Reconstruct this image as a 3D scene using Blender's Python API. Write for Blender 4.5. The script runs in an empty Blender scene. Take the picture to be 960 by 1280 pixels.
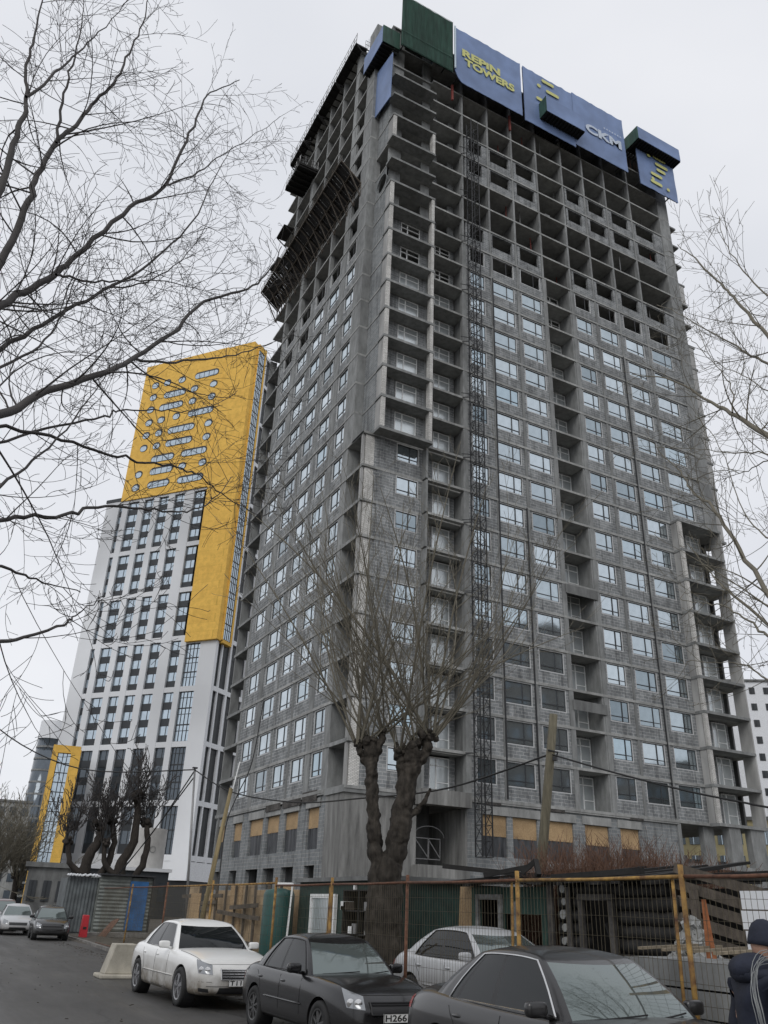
import bpy, bmesh, math, random
from mathutils import Vector, Matrix
R = math.radians
S = bpy.context.scene
COL = S.collection
GZ = -0.10          # road level; the eye is 1.75 m above it
YR, XL = 49.59, 23.98   # planes of the two long facades of the unfinished tower

# ------------------------------------------------------------------ helpers
class MB:
    def __init__(s): s.v = []; s.f = []; s.m = []; s.mi = 0
    def quad(s, *p):
        n = len(s.v); s.v += [tuple(q) for q in p]; s.f.append(tuple(range(n, n+len(p)))); s.m.append(s.mi)
    def box(s, x0, x1, y0, y1, z0, z1):
        if x0 > x1: x0, x1 = x1, x0
        if y0 > y1: y0, y1 = y1, y0
        if z0 > z1: z0, z1 = z1, z0
        n = len(s.v)
        s.v += [(x0,y0,z0),(x1,y0,z0),(x1,y1,z0),(x0,y1,z0),(x0,y0,z1),(x1,y0,z1),(x1,y1,z1),(x0,y1,z1)]
        for q in ((3,2,1,0),(4,5,6,7),(0,1,5,4),(1,2,6,5),(2,3,7,6),(3,0,4,7)):
            s.f.append(tuple(n+i for i in q)); s.m.append(s.mi)
    def obox(s, c, ax, ay, az):
        c, ax, ay, az = Vector(c), Vector(ax), Vector(ay), Vector(az); n = len(s.v)
        for k in (-1, 1):
            for i, j in ((-1,-1),(1,-1),(1,1),(-1,1)): s.v.append(tuple(c+ax*i+ay*j+az*k))
        for q in ((3,2,1,0),(4,5,6,7),(0,1,5,4),(1,2,6,5),(2,3,7,6),(3,0,4,7)):
            s.f.append(tuple(n+i for i in q)); s.m.append(s.mi)
    def beam(s, a, b, w, h=None):
        a, b = Vector(a), Vector(b); d = b-a
        if d.length < 1e-6: return
        h = h or w; u = d.normalized(); r = u.cross(Vector((0,0,1)))
        if r.length < 1e-3: r = Vector((1,0,0))
        r.normalize(); t = r.cross(u)
        s.obox((a+b)/2, r*w/2, d/2, t*h/2)
    def tube(s, pts, rad, n=5, caps=True):
        pts = [Vector(p) for p in pts]; k = len(pts)
        if not hasattr(rad, '__len__'): rad = [rad]*k
        base = len(s.v); u = None
        for i, p in enumerate(pts):
            d = (pts[min(i+1,k-1)]-pts[max(i-1,0)])
            d = d.normalized() if d.length > 1e-9 else Vector((0,0,1))
            if u is None: u = d.orthogonal().normalized()
            else:
                u = u-d*u.dot(d)
                u = u.normalized() if u.length > 1e-6 else d.orthogonal().normalized()
            w = d.cross(u)
            for j in range(n):
                a = 2*math.pi*j/n
                s.v.append(tuple(p+(u*math.cos(a)+w*math.sin(a))*rad[i]))
        for i in range(k-1):
            for j in range(n):
                a = base+i*n+j; b = base+i*n+(j+1)%n
                s.f.append((a, b, b+n, a+n)); s.m.append(s.mi)
        if caps and n > 2:
            s.f.append(tuple(base+j for j in reversed(range(n)))); s.m.append(s.mi)
            s.f.append(tuple(base+(k-1)*n+j for j in range(n))); s.m.append(s.mi)
    def cyl(s, a, b, r, n=16): s.tube([a, b], r, n)
    def lathe(s, prof, M, n=28):      # prof: (radius, axial), axis = local y of matrix M
        base = len(s.v); k = len(prof)
        for r, h in prof:
            for j in range(n):
                a = 2*math.pi*j/n
                s.v.append(tuple(M @ Vector((r*math.cos(a), h, r*math.sin(a)))))
        for i in range(k-1):
            for j in range(n):
                a = base+i*n+j; b = base+i*n+(j+1)%n
                s.f.append((a, a+n, b+n, b)); s.m.append(s.mi)
    def prism(s, poly, h):            # poly: 3D points of a flat outline, h: extrusion vector
        h = Vector(h); n = len(s.v); k = len(poly)
        s.v += [tuple(Vector(p)) for p in poly]+[tuple(Vector(p)+h) for p in poly]
        s.f.append(tuple(range(n, n+k))); s.m.append(s.mi)
        s.f.append(tuple(n+k+i for i in reversed(range(k)))); s.m.append(s.mi)
        for i in range(k):
            j = (i+1) % k
            s.f.append((n+j, n+i, n+k+i, n+k+j)); s.m.append(s.mi)
    def build(s, name, mat, parent=None, smooth=False, local=False, bevel=0, recalc=True):
        me = bpy.data.meshes.new(name)
        off = wl(parent) if (parent is not None and not local) else Vector((0,0,0))
        me.from_pydata([(x-off.x, y-off.y, z-off.z) for x, y, z in s.v], [], s.f)
        mats = mat if isinstance(mat, (list, tuple)) else [mat]
        for m in mats: me.materials.append(m)
        if len(mats) > 1: me.polygons.foreach_set('material_index', s.m)
        if recalc:
            bm = bmesh.new(); bm.from_mesh(me); bmesh.ops.recalc_face_normals(bm, faces=bm.faces); bm.to_mesh(me); bm.free()
        if smooth: me.polygons.foreach_set('use_smooth', [True]*len(me.polygons))
        me.update()
        o = bpy.data.objects.new(name, me); COL.objects.link(o)
        if parent is not None: o.parent = parent
        if bevel:
            b = o.modifiers.new('bevel', 'BEVEL'); b.width = bevel; b.segments = 2; b.limit_method = 'ANGLE'
        return o
def wl(o):
    v = Vector((0,0,0))
    while o is not None: v += o.location; o = o.parent
    return v
def tag(o, label=None, cat=None, group=None, kind=None):
    if label: o['label'] = label
    if cat: o['category'] = cat
    if group: o['group'] = group
    if kind: o['kind'] = kind
    return o
def empty(name, loc, label, cat, group=None, rz=0):
    o = bpy.data.objects.new(name, None); COL.objects.link(o); o.location = loc; o.rotation_euler.z = rz
    o.empty_display_size = .3
    return tag(o, label, cat, group)
def inst(name, src, loc, parent, rot=None):
    """another object on the same mesh, at a world location, under a parent that is not rotated"""
    o = bpy.data.objects.new(name, src); COL.objects.link(o); o.parent = parent
    o.location = Vector(loc)-wl(parent)
    if rot: o.rotation_euler = rot
    return o
def copy_tree(o, parent=None):
    c = o.copy(); COL.objects.link(c); c.parent = parent
    for ch in list(o.children): copy_tree(ch, c)
    return c
def text_obj(name, txt, size, M, mat, parent, depth=.01, bold=0, xs=1, local=False):
    cu = bpy.data.curves.new(name, 'FONT'); cu.body = txt; cu.size = size; cu.extrude = depth; cu.offset = bold
    cu.align_x = 'LEFT'
    t = bpy.data.objects.new(name, cu); COL.objects.link(t)
    dg = bpy.context.evaluated_depsgraph_get(); me = bpy.data.meshes.new_from_object(t.evaluated_get(dg))
    bpy.data.objects.remove(t); bpy.data.curves.remove(cu)
    off = wl(parent) if (parent is not None and not local) else Vector((0,0,0))
    xsM = Matrix.Diagonal((xs,1,1,1))
    for v in me.vertices: v.co = (M @ xsM @ v.co)-off
    me.materials.clear(); me.materials.append(mat)
    o = bpy.data.objects.new(name, me); COL.objects.link(o)
    if parent is not None: o.parent = parent
    return o

# ------------------------------------------------------------------ materials
def nt(name):
    m = bpy.data.materials.new(name); m.use_nodes = True; n = m.node_tree
    return m, n, n.nodes['Principled BSDF']
def coords(n, scale=(1,1,1), kind='Object'):
    tc = n.nodes.new('ShaderNodeTexCoord'); mp = n.nodes.new('ShaderNodeMapping'); mp.inputs['Scale'].default_value = scale
    n.links.new(tc.outputs[kind], mp.inputs['Vector']); return mp.outputs['Vector']
def noise(n, vec, scale, detail=5, rough=.6):
    t = n.nodes.new('ShaderNodeTexNoise'); t.inputs['Scale'].default_value = scale; t.inputs['Detail'].default_value = detail
    t.inputs['Roughness'].default_value = rough; n.links.new(vec, t.inputs['Vector']); return t.outputs['Fac']
def ramp(n, fac, stops):
    r = n.nodes.new('ShaderNodeValToRGB'); e = r.color_ramp.elements
    while len(e) < len(stops): e.new(.5)
    for i, (p, c) in enumerate(stops): e[i].position = p; e[i].color = (*c, 1)
    n.links.new(fac, r.inputs['Fac']); return r.outputs['Color']
def mixc(n, fac, a, b, mode='MIX'):
    x = n.nodes.new('ShaderNodeMix'); x.data_type = 'RGBA'; x.blend_type = mode
    if isinstance(fac, float): x.inputs[0].default_value = fac
    else: n.links.new(fac, x.inputs[0])
    for k, c in ((6, a), (7, b)):
        if isinstance(c, tuple): x.inputs[k].default_value = (*c, 1)
        else: n.links.new(c, x.inputs[k])
    return x.outputs[2]
def bump(n, b, h, strength=.3, dist=.02):
    k = n.nodes.new('ShaderNodeBump'); k.inputs['Strength'].default_value = strength; k.inputs['Distance'].default_value = dist
    n.links.new(h, k.inputs['Height']); n.links.new(k.outputs['Normal'], b.inputs['Normal'])
def sc(c, f): return tuple(x*f for x in c)
def rough_mat(name, c, var=.35, scale=3, rough=.85, big=.25, stretch=(1,1,1), bmp=.3, metal=0, c2=None, spec=.4, fine=40):
    m, n, b = nt(name); v = coords(n, stretch)
    f1 = noise(n, v, scale); f2 = noise(n, v, big, 3); f3 = noise(n, v, fine, 3)
    c2 = c2 or sc(c, 1-var)
    a = ramp(n, f1, [(.3, c2), (.7, sc(c, 1+var*.4))])
    g = ramp(n, f2, [(.35, (.72,.72,.72)), (.65, (1.1,1.1,1.1))])
    a = mixc(n, 1.0, a, g, 'MULTIPLY')
    h = ramp(n, f3, [(.3, (.85,.85,.85)), (.7, (1.1,1.1,1.1))])
    a = mixc(n, .7, a, h, 'MULTIPLY')
    n.links.new(a, b.inputs['Base Color']); b.inputs['Roughness'].default_value = rough; b.inputs['Metallic'].default_value = metal
    b.inputs['Specular IOR Level'].default_value = spec
    if bmp: bump(n, b, f3, bmp, .01)
    return m
def plain(name, c, rough=.5, metal=0, spec=.5, coat=0):
    m, n, b = nt(name); v = coords(n); f = noise(n, v, 6, 4)
    n.links.new(ramp(n, f, [(.3, sc(c, .86)), (.7, sc(c, 1.08))]), b.inputs['Base Color'])
    b.inputs['Roughness'].default_value = rough; b.inputs['Metallic'].default_value = metal
    b.inputs['Specular IOR Level'].default_value = spec; b.inputs['Coat Weight'].default_value = coat; b.inputs['Coat Roughness'].default_value = .05
    return m
def block_mat(name, c1, c2, mortar, bw=.6, bh=.25, ms=.018, stain=.5, msm=.1, smear=0):
    m, n, b = nt(name)
    tc = n.nodes.new('ShaderNodeTexCoord'); sx = n.nodes.new('ShaderNodeSeparateXYZ'); n.links.new(tc.outputs['Object'], sx.inputs[0])
    ad = n.nodes.new('ShaderNodeMath'); ad.operation = 'ADD'; n.links.new(sx.outputs[0], ad.inputs[0]); n.links.new(sx.outputs[1], ad.inputs[1])
    cb = n.nodes.new('ShaderNodeCombineXYZ'); n.links.new(ad.outputs[0], cb.inputs[0]); n.links.new(sx.outputs[2], cb.inputs[1])
    f1 = noise(n, tc.outputs['Object'], .9, 4); f2 = noise(n, tc.outputs['Object'], 14, 4)
    wob = n.nodes.new('ShaderNodeVectorMath'); wob.operation = 'ADD'
    wn = n.nodes.new('ShaderNodeTexNoise'); wn.inputs['Scale'].default_value = 2.2; n.links.new(tc.outputs['Object'], wn.inputs['Vector'])
    ws = n.nodes.new('ShaderNodeVectorMath'); ws.operation = 'SCALE'; ws.inputs['Scale'].default_value = .05
    n.links.new(wn.outputs['Color'], ws.inputs[0]); n.links.new(cb.outputs[0], wob.inputs[0]); n.links.new(ws.outputs[0], wob.inputs[1])
    br = n.nodes.new('ShaderNodeTexBrick'); n.links.new(wob.outputs[0], br.inputs['Vector'])
    br.inputs['Color1'].default_value = (*c1,1); br.inputs['Color2'].default_value = (*c2,1); br.inputs['Mortar'].default_value = (*mortar,1)
    br.inputs['Scale'].default_value = 1; br.inputs['Brick Width'].default_value = bw; br.inputs['Row Height'].default_value = bh
    br.inputs['Mortar Size'].default_value = ms; br.inputs['Mortar Smooth'].default_value = msm; br.inputs['Bias'].default_value = 0
    g = ramp(n, f1, [(.38, (1-stain*.5,)*3), (.62, (1.1,)*3)])
    a = mixc(n, 1.0, br.outputs['Color'], g, 'MULTIPLY')
    h = ramp(n, f2, [(.3, (.8,)*3), (.72, (1.15,)*3)])
    a = mixc(n, .8, a, h, 'MULTIPLY')
    if smear:
        f3 = noise(n, coords(n, (1,1,2.6)), 1.7, 6, .75)
        a = mixc(n, ramp(n, f3, [(.60, (0,0,0)), (.70, (smear,)*3)]), a, sc(mortar, 1.05))
        f4 = noise(n, coords(n, (2.2,2.2,.16)), 1.3, 5)
        a = mixc(n, 1.0, a, ramp(n, f4, [(.34, (.62,)*3), (.5, (1,)*3)]), 'MULTIPLY')
    n.links.new(a, b.inputs['Base Color']); b.inputs['Roughness'].default_value = .9; b.inputs['Specular IOR Level'].default_value = .25
    bump(n, b, br.outputs['Fac'], .25, .008)
    return m
def glass_mat(name, c, metal=.55, rough=.04):
    m, n, b = nt(name)
    v = coords(n, (1,1,1)); f = noise(n, v, .7, 3)
    n.links.new(ramp(n, f, [(.3, sc(c,.9)), (.7, sc(c,1.1))]), b.inputs['Base Color'])
    b.inputs['Metallic'].default_value = metal; b.inputs['Roughness'].default_value = rough; b.inputs['Specular IOR Level'].default_value = .8
    bump(n, b, f, .02, .02)
    return m

def pane_mat(name, attr):
    m, n, b = nt(name)
    if attr: a = n.nodes.new('ShaderNodeAttribute'); a.attribute_name = 'rnd'; f = a.outputs['Fac']
    else: a = n.nodes.new('ShaderNodeObjectInfo'); f = a.outputs['Random']
    c = ramp(n, f, [(0, (.22,.27,.30)), (.14, (.42,.49,.53)), (.45, (.52,.59,.63)), (.8, (.63,.70,.74)), (1, (.40,.50,.56))])
    v = coords(n); g = noise(n, v, .8, 4)
    c = mixc(n, 1.0, c, ramp(n, g, [(.3, (.82,)*3), (.7, (1.05,)*3)]), 'MULTIPLY')
    n.links.new(c, b.inputs['Base Color']); b.inputs['Metallic'].default_value = .88; b.inputs['Roughness'].default_value = .05
    bump(n, b, g, .05, .03); return m
M = {}
M['concrete'] = rough_mat('concrete', (.285,.293,.29), .35, 2.2, .88, .22, (1,1,.35))
M['concrete_light'] = rough_mat('concrete_light', (.37,.375,.365), .3, 2.5, .85, .3, (1,1,.3))
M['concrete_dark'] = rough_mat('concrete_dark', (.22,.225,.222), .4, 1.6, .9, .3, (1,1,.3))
M['concrete_stained'] = rough_mat('concrete_stained', (.27,.27,.26), .5, 1.6, .9, .45, (1.6,1.6,.22))
M['block'] = block_mat('block_wall', (.205,.218,.226), (.285,.298,.304), (.41,.415,.41), .6, .25, .024, .6, smear=.45)
M['block2'] = block_mat('block_wall_base', (.20,.215,.225), (.25,.265,.27), (.33,.33,.32), .6, .25, .02, .3, smear=.35)
M['white_brick'] = block_mat('white_brick', (.64,.63,.60), (.76,.75,.72), (.22,.22,.21), .26, .085, .012, .35)
M['panel'] = rough_mat('precast_panel', (.44,.44,.43), .25, 1.2, .8, .3, (1,1,.25))
M['win_white'] = plain('window_plaster', (.54,.55,.55), .6)
M['win_dark'] = plain('window_frame_dark', (.03,.033,.036), .4)
M['pane'] = pane_mat('window_pane', False)
M['pane_b'] = pane_mat('upper_window_pane', True)
M['pane_white'] = glass_mat('balcony_pane', (.62,.66,.67), .6, .2)
M['pvc'] = plain('white_pvc', (.82,.83,.82), .45)
M['osb'] = rough_mat('osb_board', (.47,.34,.20), .45, 22, .8, .5, c2=(.30,.19,.09), fine=70)
M['film'] = rough_mat('plastic_film', (.075,.08,.088), .4, 1.6, .38, .4, (2,2,.5), .6, fine=7)
M['steel_dark'] = plain('dark_steel', (.035,.036,.038), .55, .3)
M['steel'] = plain('grey_steel', (.25,.25,.25), .5, .6)
M['red_steel'] = plain('red_oxide_steel', (.22,.045,.035), .7)
M['rust'] = rough_mat('rusty_steel', (.16,.075,.045), .5, 14, .8, 1.2)
M['banner_blue'] = rough_mat('blue_banner', (.20,.285,.50), .12, .5, .55, .12, bmp=.1)
M['banner_edge'] = plain('pale_banner_edge', (.55,.66,.74), .5)
M['banner_yellow'] = plain('banner_yellow', (.62,.62,.22), .6)
M['banner_white'] = plain('banner_white', (.55,.62,.72), .6)
M['green_sheet'] = rough_mat('green_mesh_sheet', (.035,.095,.07), .4, 1.2, .7, .3, (4,4,.4))
M['wood_old'] = rough_mat('old_wood', (.13,.11,.09), .5, 6, .9, .6, (6,1,1))
M['wood_pale'] = rough_mat('pale_wood', (.30,.25,.18), .4, 7, .85, .7, (1,1,1))
M['wood_black'] = rough_mat('charred_wood', (.018,.017,.016), .5, 7, .75, .8)
M['white_paint'] = rough_mat('white_wall', (.84,.86,.885), .02, .5, .6, .02, bmp=.0, fine=.01)
M['white_side'] = plain('white_side_wall', (.80,.82,.85), .6)
M['yellow'] = block_mat('yellow_panel', (.78,.48,.11), (.83,.52,.12), (.66,.41,.09), 2.4, 1.55, .02, .14)
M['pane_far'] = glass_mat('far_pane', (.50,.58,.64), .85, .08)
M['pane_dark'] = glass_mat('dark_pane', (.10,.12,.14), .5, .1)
M['dark_panel'] = plain('dark_spandrel', (.035,.04,.045), .5)
M['bark_dark'] = rough_mat('dark_bark', (.045,.038,.032), .5, 12, .95, 1.2, (1,1,.35), .8)
M['bark'] = rough_mat('rough_bark', (.055,.047,.038), .7, 9, .95, 1.5, (1,1,.3), 1.0, fine=30)
M['bark_grey'] = rough_mat('grey_bark', (.12,.11,.105), .4, 12, .9, 1.2, (1,1,.4), .6)
M['twig'] = plain('twig_bark', (.16,.145,.11), .8)
M['twig_dark'] = plain('dark_twig_bark', (.055,.05,.048), .8)
M['dry'] = plain('dry_stems', (.12,.065,.042), .9)
M['fence_yellow'] = rough_mat('yellow_fence_paint', (.36,.22,.06), .5, 7, .75, 2.5, c2=(.10,.045,.025))
M['wire'] = plain('fence_wire', (.10,.085,.055), .7, .3)
M['rubber'] = plain('tyre_rubber', (.018,.018,.018), .8)
M['chrome'] = plain('chrome_trim', (.6,.6,.6), .15, .9)
M['alloy'] = plain('alloy_rim', (.34,.34,.35), .35, .7)
M['glass_car'] = glass_mat('car_glass', (.012,.014,.015), .0, .03)
M['glass_car'].node_tree.nodes['Principled BSDF'].inputs['Specular IOR Level'].default_value = .35
M['windscreen'] = glass_mat('windscreen', (.17,.20,.195), .6, .03)
M['plate'] = plain('plate_white', (.7,.7,.68), .5)
M['ink'] = plain('black_ink', (.01,.01,.01), .6)
M['black_plastic'] = plain('black_plastic', (.015,.015,.016), .5)
M['lens'] = glass_mat('lamp_lens', (.26,.27,.28), .5, .1)
M['tail'] = plain('tail_lamp_red', (.35,.02,.02), .2, 0, .6, .5)
def car_paint(name, c, dirt=(.10,.09,.075), amt=.5, rough=.3, coat=.6, hi=.75):
    m, n, b = nt(name)
    tc = n.nodes.new('ShaderNodeTexCoord'); sx = n.nodes.new('ShaderNodeSeparateXYZ'); n.links.new(tc.outputs['Object'], sx.inputs[0])
    f = noise(n, tc.outputs['Object'], 3.5, 5)
    mr = n.nodes.new('ShaderNodeMapRange'); mr.inputs['From Min'].default_value = .15; mr.inputs['From Max'].default_value = hi
    mr.inputs['To Min'].default_value = 1.15; mr.inputs['To Max'].default_value = 0; n.links.new(sx.outputs[2], mr.inputs['Value'])
    mu = n.nodes.new('ShaderNodeMath'); mu.operation = 'MULTIPLY'; mu.use_clamp = True
    n.links.new(mr.outputs[0], mu.inputs[0]); n.links.new(f, mu.inputs[1])
    m2 = n.nodes.new('ShaderNodeMath'); m2.operation = 'MULTIPLY'; m2.use_clamp = True; m2.inputs[1].default_value = amt*2.4; n.links.new(mu.outputs[0], m2.inputs[0])
    n.links.new(mixc(n, m2.outputs[0], c, dirt), b.inputs['Base Color'])
    rr = n.nodes.new('ShaderNodeMapRange'); rr.inputs['To Min'].default_value = rough; rr.inputs['To Max'].default_value = .8
    n.links.new(m2.outputs[0], rr.inputs['Value']); n.links.new(rr.outputs[0], b.inputs['Roughness'])
    b.inputs['Coat Weight'].default_value = coat; b.inputs['Coat Roughness'].default_value = .06
    return m
def asphalt():
    m, n, b = nt('asphalt'); v = coords(n)
    f1 = noise(n, v, .35, 4); f2 = noise(n, v, 60, 3); f3 = noise(n, coords(n, (1.4,.18,1)), .9, 5)
    a = ramp(n, f1, [(.3, (.038,.037,.035)), (.7, (.066,.064,.06))])
    a = mixc(n, .6, a, ramp(n, f2, [(.3, (.7,)*3), (.7, (1.25,)*3)]), 'MULTIPLY')
    a = mixc(n, .7, a, ramp(n, f3, [(.4, (.75,)*3), (.65, (1.15,)*3)]), 'MULTIPLY')
    wv = n.nodes.new('ShaderNodeTexVoronoi'); wv.feature = 'DISTANCE_TO_EDGE'; wv.inputs['Scale'].default_value = .33
    dn = n.nodes.new('ShaderNodeTexNoise'); dn.inputs['Scale'].default_value = 2.5; n.links.new(v, dn.inputs['Vector'])
    dv = n.nodes.new('ShaderNodeVectorMath'); dv.operation = 'MULTIPLY_ADD'; dv.inputs[1].default_value = (.35,.35,0); n.links.new(dn.outputs['Color'], dv.inputs[0]); n.links.new(v, dv.inputs[2]); n.links.new(dv.outputs[0], wv.inputs['Vector'])
    a = mixc(n, 1.0, a, ramp(n, wv.outputs['Distance'], [(.0, (.45,)*3), (.012, (1,)*3)]), 'MULTIPLY')
    a = mixc(n, ramp(n, noise(n, v, .55, 6, .7), [(.58, (0,0,0)), (.68, (.55,)*3)]), a, (.085,.078,.068))
    n.links.new(a, b.inputs['Base Color'])
    r = n.nodes.new('ShaderNodeMapRange'); r.inputs['From Min'].default_value = .3; r.inputs['From Max'].default_value = .7
    r.inputs['To Min'].default_value = .38; r.inputs['To Max'].default_value = .75; n.links.new(f3, r.inputs['Value'])
    n.links.new(r.outputs[0], b.inputs['Roughness']); bump(n, b, f2, .4, .004)
    return m
M['asphalt'] = asphalt()
M['mud'] = rough_mat('muddy_ground', (.085,.075,.06), .5, 2.5, .85, .4, bmp=.8, fine=14)
M['kerb'] = rough_mat('kerb_stone', (.22,.21,.195), .4, 5, .9, 1)
M['dark_brick'] = block_mat('dark_wet_brick', (.05,.042,.04), (.10,.085,.08), (.14,.14,.13), .26, .085, .015, .9)
M['drum'] = rough_mat('drum_concrete', (.50,.49,.47), .12, 1, .8, .3, bmp=.1)
M['wood_dark'] = rough_mat('dark_trim_wood', (.075,.07,.065), .5, 8, .9, 1.2)
M['wood_grey'] = rough_mat('grey_painted_wood', (.24,.245,.24), .5, 9, .85, 1.5)
M['yellow_pale'] = rough_mat('pale_yellow_band', (.55,.48,.27), .1, 1, .7, .3)
M['green_plank'] = rough_mat('faded_green_planks', (.04,.085,.068), .5, 5, .85, 1.2, (1,6,.6))
M['green_dark'] = rough_mat('dark_green_cabin', (.02,.05,.042), .4, 4, .7, .8)
M['teal'] = plain('teal_plastic', (.012,.075,.068), .4)
M['osb2'] = rough_mat('tan_plywood', (.42,.31,.19), .35, 3, .85, .5)
M['shed_metal'] = rough_mat('dull_striped_metal', (.20,.215,.20), .35, 2, .75, .5)
M['shed_dark'] = rough_mat('dark_corrugated_metal', (.13,.145,.15), .35, 2, .6, .5)
M['blue_door'] = rough_mat('blue_door_paint', (.025,.12,.30), .3, 3, .55, 1)
M['red_plastic'] = plain('red_plastic', (.45,.02,.03), .45)
M['red_wood'] = rough_mat('brown_boards', (.16,.085,.06), .4, 6, .85, 1)
M['cream_concrete'] = rough_mat('cream_concrete', (.46,.43,.36), .2, 5, .85, .8)
M['pole_wood'] = rough_mat('pole_wood', (.15,.135,.095), .4, 6, .9, .8, (3,3,.3))
M['pole_wood2'] = rough_mat('yellow_pole_wood', (.30,.24,.13), .4, 6, .9, .8, (3,3,.3))
M['orange_steel'] = rough_mat('orange_steel', (.36,.13,.05), .4, 9, .7, 1)
M['wire_pale'] = plain('pale_wire', (.22,.23,.23), .5, .3)
# ------------------------------------------------------------------ the unfinished tower
T = empty('unfinished_tower', (43, 63, GZ), 'tall grey unfinished concrete and block tower with open upper floors and small screens', 'building')
NTOP = 26
def st(n): return 12.07+3*(n-1)          # top of the slab over row n
def FR(s0,s1,d0,d1,z0,z1): return (s0,s1,YR+d0,YR+d1,z0,z1)
def FL(s0,s1,d0,d1,z0,z1): return (XL+d0,XL+d1,s0,s1,z0,z1)
rnd = random.Random(4)
slabs, cols, walls, part, dark, base = MB(), MB(), MB(), MB(), MB(), MB()
# floor slabs (edge shows as the thin pale line of every storey)
for n in range(0, NTOP+2):
    z1 = st(n); z0 = z1-.2
    if n >= NTOP+1:
        slabs.box(23.9, 44, 56, 76.6, z0, z1); continue
    if n < 10:
        slabs.box(23.94, 62.9, 50.16, 76.9, z0, z1)
        slabs.box(33.0, 62.95, 49.54, 50.159, z0, z1)
    else:
        slabs.box(23.93, 62.95, 52.31, 76.9, z0, z1)
        slabs.box(24.72, 62.95, 49.96, 52.309, z0, z1)
        slabs.box(33.0, 62.96, 49.54, 49.959, z0, z1)
# right facade: pilasters and bays
ENDC = MB()
PIL = [33.22, 36.42, 39.56, 42.9, 46.5, 49.62, 52.9, 56.72]
for i, x in enumerate(PIL):
    cp = MB()
    for n in range(1, NTOP+1):
        z0, z1 = st(n-1)+.001, st(n)-.201
        w = .2 if n > 17 else (.23 if i in (0, 3, 4) else .13)
        cp.box(x-w, x+w if n <= 17 else x+.02, YR-.03, YR+.42, z0, z1)
        part.box(x-.12, x+.12, YR+.43, YR+6.5, z0, z1)
    cp.build('column', M['concrete'], T)
for n in range(1, NTOP+1):
    z0, z1 = st(n-1)+.001, st(n)-.201
    if n > 9: ENDC.box(61.35, 63.0, YR-.04, YR+1.5, z0, z1)
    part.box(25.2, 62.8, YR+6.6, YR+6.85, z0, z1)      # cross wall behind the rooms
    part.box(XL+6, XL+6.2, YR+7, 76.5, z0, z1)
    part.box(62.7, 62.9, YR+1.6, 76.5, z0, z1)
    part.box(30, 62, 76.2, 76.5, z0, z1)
ENDC.build('end_column', M['concrete'], T)
WIN = []      # facade, s0, s1, row, glazed, mullion fraction
def wall_cell(F, b0, b1, w0, w1, zb, zt, n, d=.035, th=.3, mb=None):
    mb = mb or walls
    z0, z1 = st(n-1)+.001, st(n)-.201
    if w0-b0 > .01: mb.box(*F(b0, w0, d, d+th, z0, z1))
    if b1-w1 > .01: mb.box(*F(w1, b1, d, d+th, z0, z1))
    if zb-z0 > .01: mb.box(*F(w0, w1, d, d+th, z0, zb))
    if z1-zt > .01: mb.box(*F(w0, w1, d, d+th, zt, z1))
bays = [(33.45,36.3,33.9,35.63),(36.54,39.44,36.54,39.11),(39.68,42.68,39.93,42.42),(46.72,49.5,46.86,48.95),(49.74,52.78,49.98,52.46),(53.02,56.6,53.44,56.06),(56.84,61.34,57.1,60.12)]
for i, (b0,b1,w0,w1) in enumerate(bays):
    for n in range(1, 25):
        if i == 6 and n <= 9:
            walls.box(*FR(b0, b1, .9, 1.2, st(n-1)+.001, st(n)-.201)); continue
        zt = st(n)-.222
        if n <= 17:
            wall_cell(FR, b0, b1, w0, w1, zt-1.8, zt, n)
            WIN.append(('R', w0, w1, n, n < 17))
        elif n in (18, 21, 22):
            wall_cell(FR, b0, b1, w0+.1, w1-.05, zt-1.75, zt-.1, n)
# plain bands: loggia bay (43.1..46.3)
DOORS = []
for n in range(1, 18):
    z0, z1 = st(n-1)+.001, st(n)-.201
    walls.box(43.13, 44.42, YR+1.7, YR+1.9, z0, z1); walls.box(46.05, 46.4, YR+1.7, YR+1.9, z0, z1)
    walls.box(44.42, 46.05, YR+1.7, YR+1.9, z1-.15, z1)
    cols.box(46.1, 46.26, YR+.02, YR+1.7, z0, z1)
    DOORS.append(('R', 44.43, 46.04, YR+1.72, n))
for z_ in (26.9, 17.2):  # added dark strips standing in for the concrete slab underside, not parapets
    m = MB(); m.box(43.0, 46.45, YR-.12, YR-.06, z_-.8, z_); m.build('underside_strip', M['concrete_dark'], T)
for (a, b, z0_, z1_) in ((34.6,35.9,8.68,9.2),(40.2,41.6,8.66,9.25),(47.9,49.3,8.7,9.2)):
    m = MB(); m.box(a, b, YR-.03, YR-.021, z0_, z1_-.35); m.build('brick_patch', M['dark_brick'], T)
for (a, b, z0_, z1_) in ((54.6,57.2,8.95,9.6),(57.4,60.9,8.9,9.5),(61.3,64.4,8.9,9.35)):
    m = MB(); m.box(XL-.03, XL-.021, a, b, z0_-.5, z1_-.42); m.build('brick_patch', M['dark_brick'], T)
# bay B between the corner stack and the hoist (29.5..33)
for n in range(1, NTOP+1):
    z0, z1 = st(n-1)+.001, st(n)-.201
    if n <= 17:
        walls.box(29.6, 30.85, YR+1.5, YR+1.75, z0, z1); walls.box(32.55, 33.0, YR+1.5, YR+1.75, z0, z1)
        DOORS.append(('R', 30.87, 32.53, YR+1.52, n))
    else:
        walls.box(29.6, 31.0, YR+1.5, YR+1.75, z0, z1); walls.box(32.3, 33.0, YR+1.5, YR+1.75, z0, z1)
        part.box(29.6, 33, YR+4, YR+4.2, z0, z1)
    cols.box(29.35, 29.55, YR+(.57 if n > 9 else -.03), YR+1.9, z0, z1)
    slabs.box(29.56, 33.0, YR-.05, YR+.36, z1+.001, z1+.2)
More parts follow.
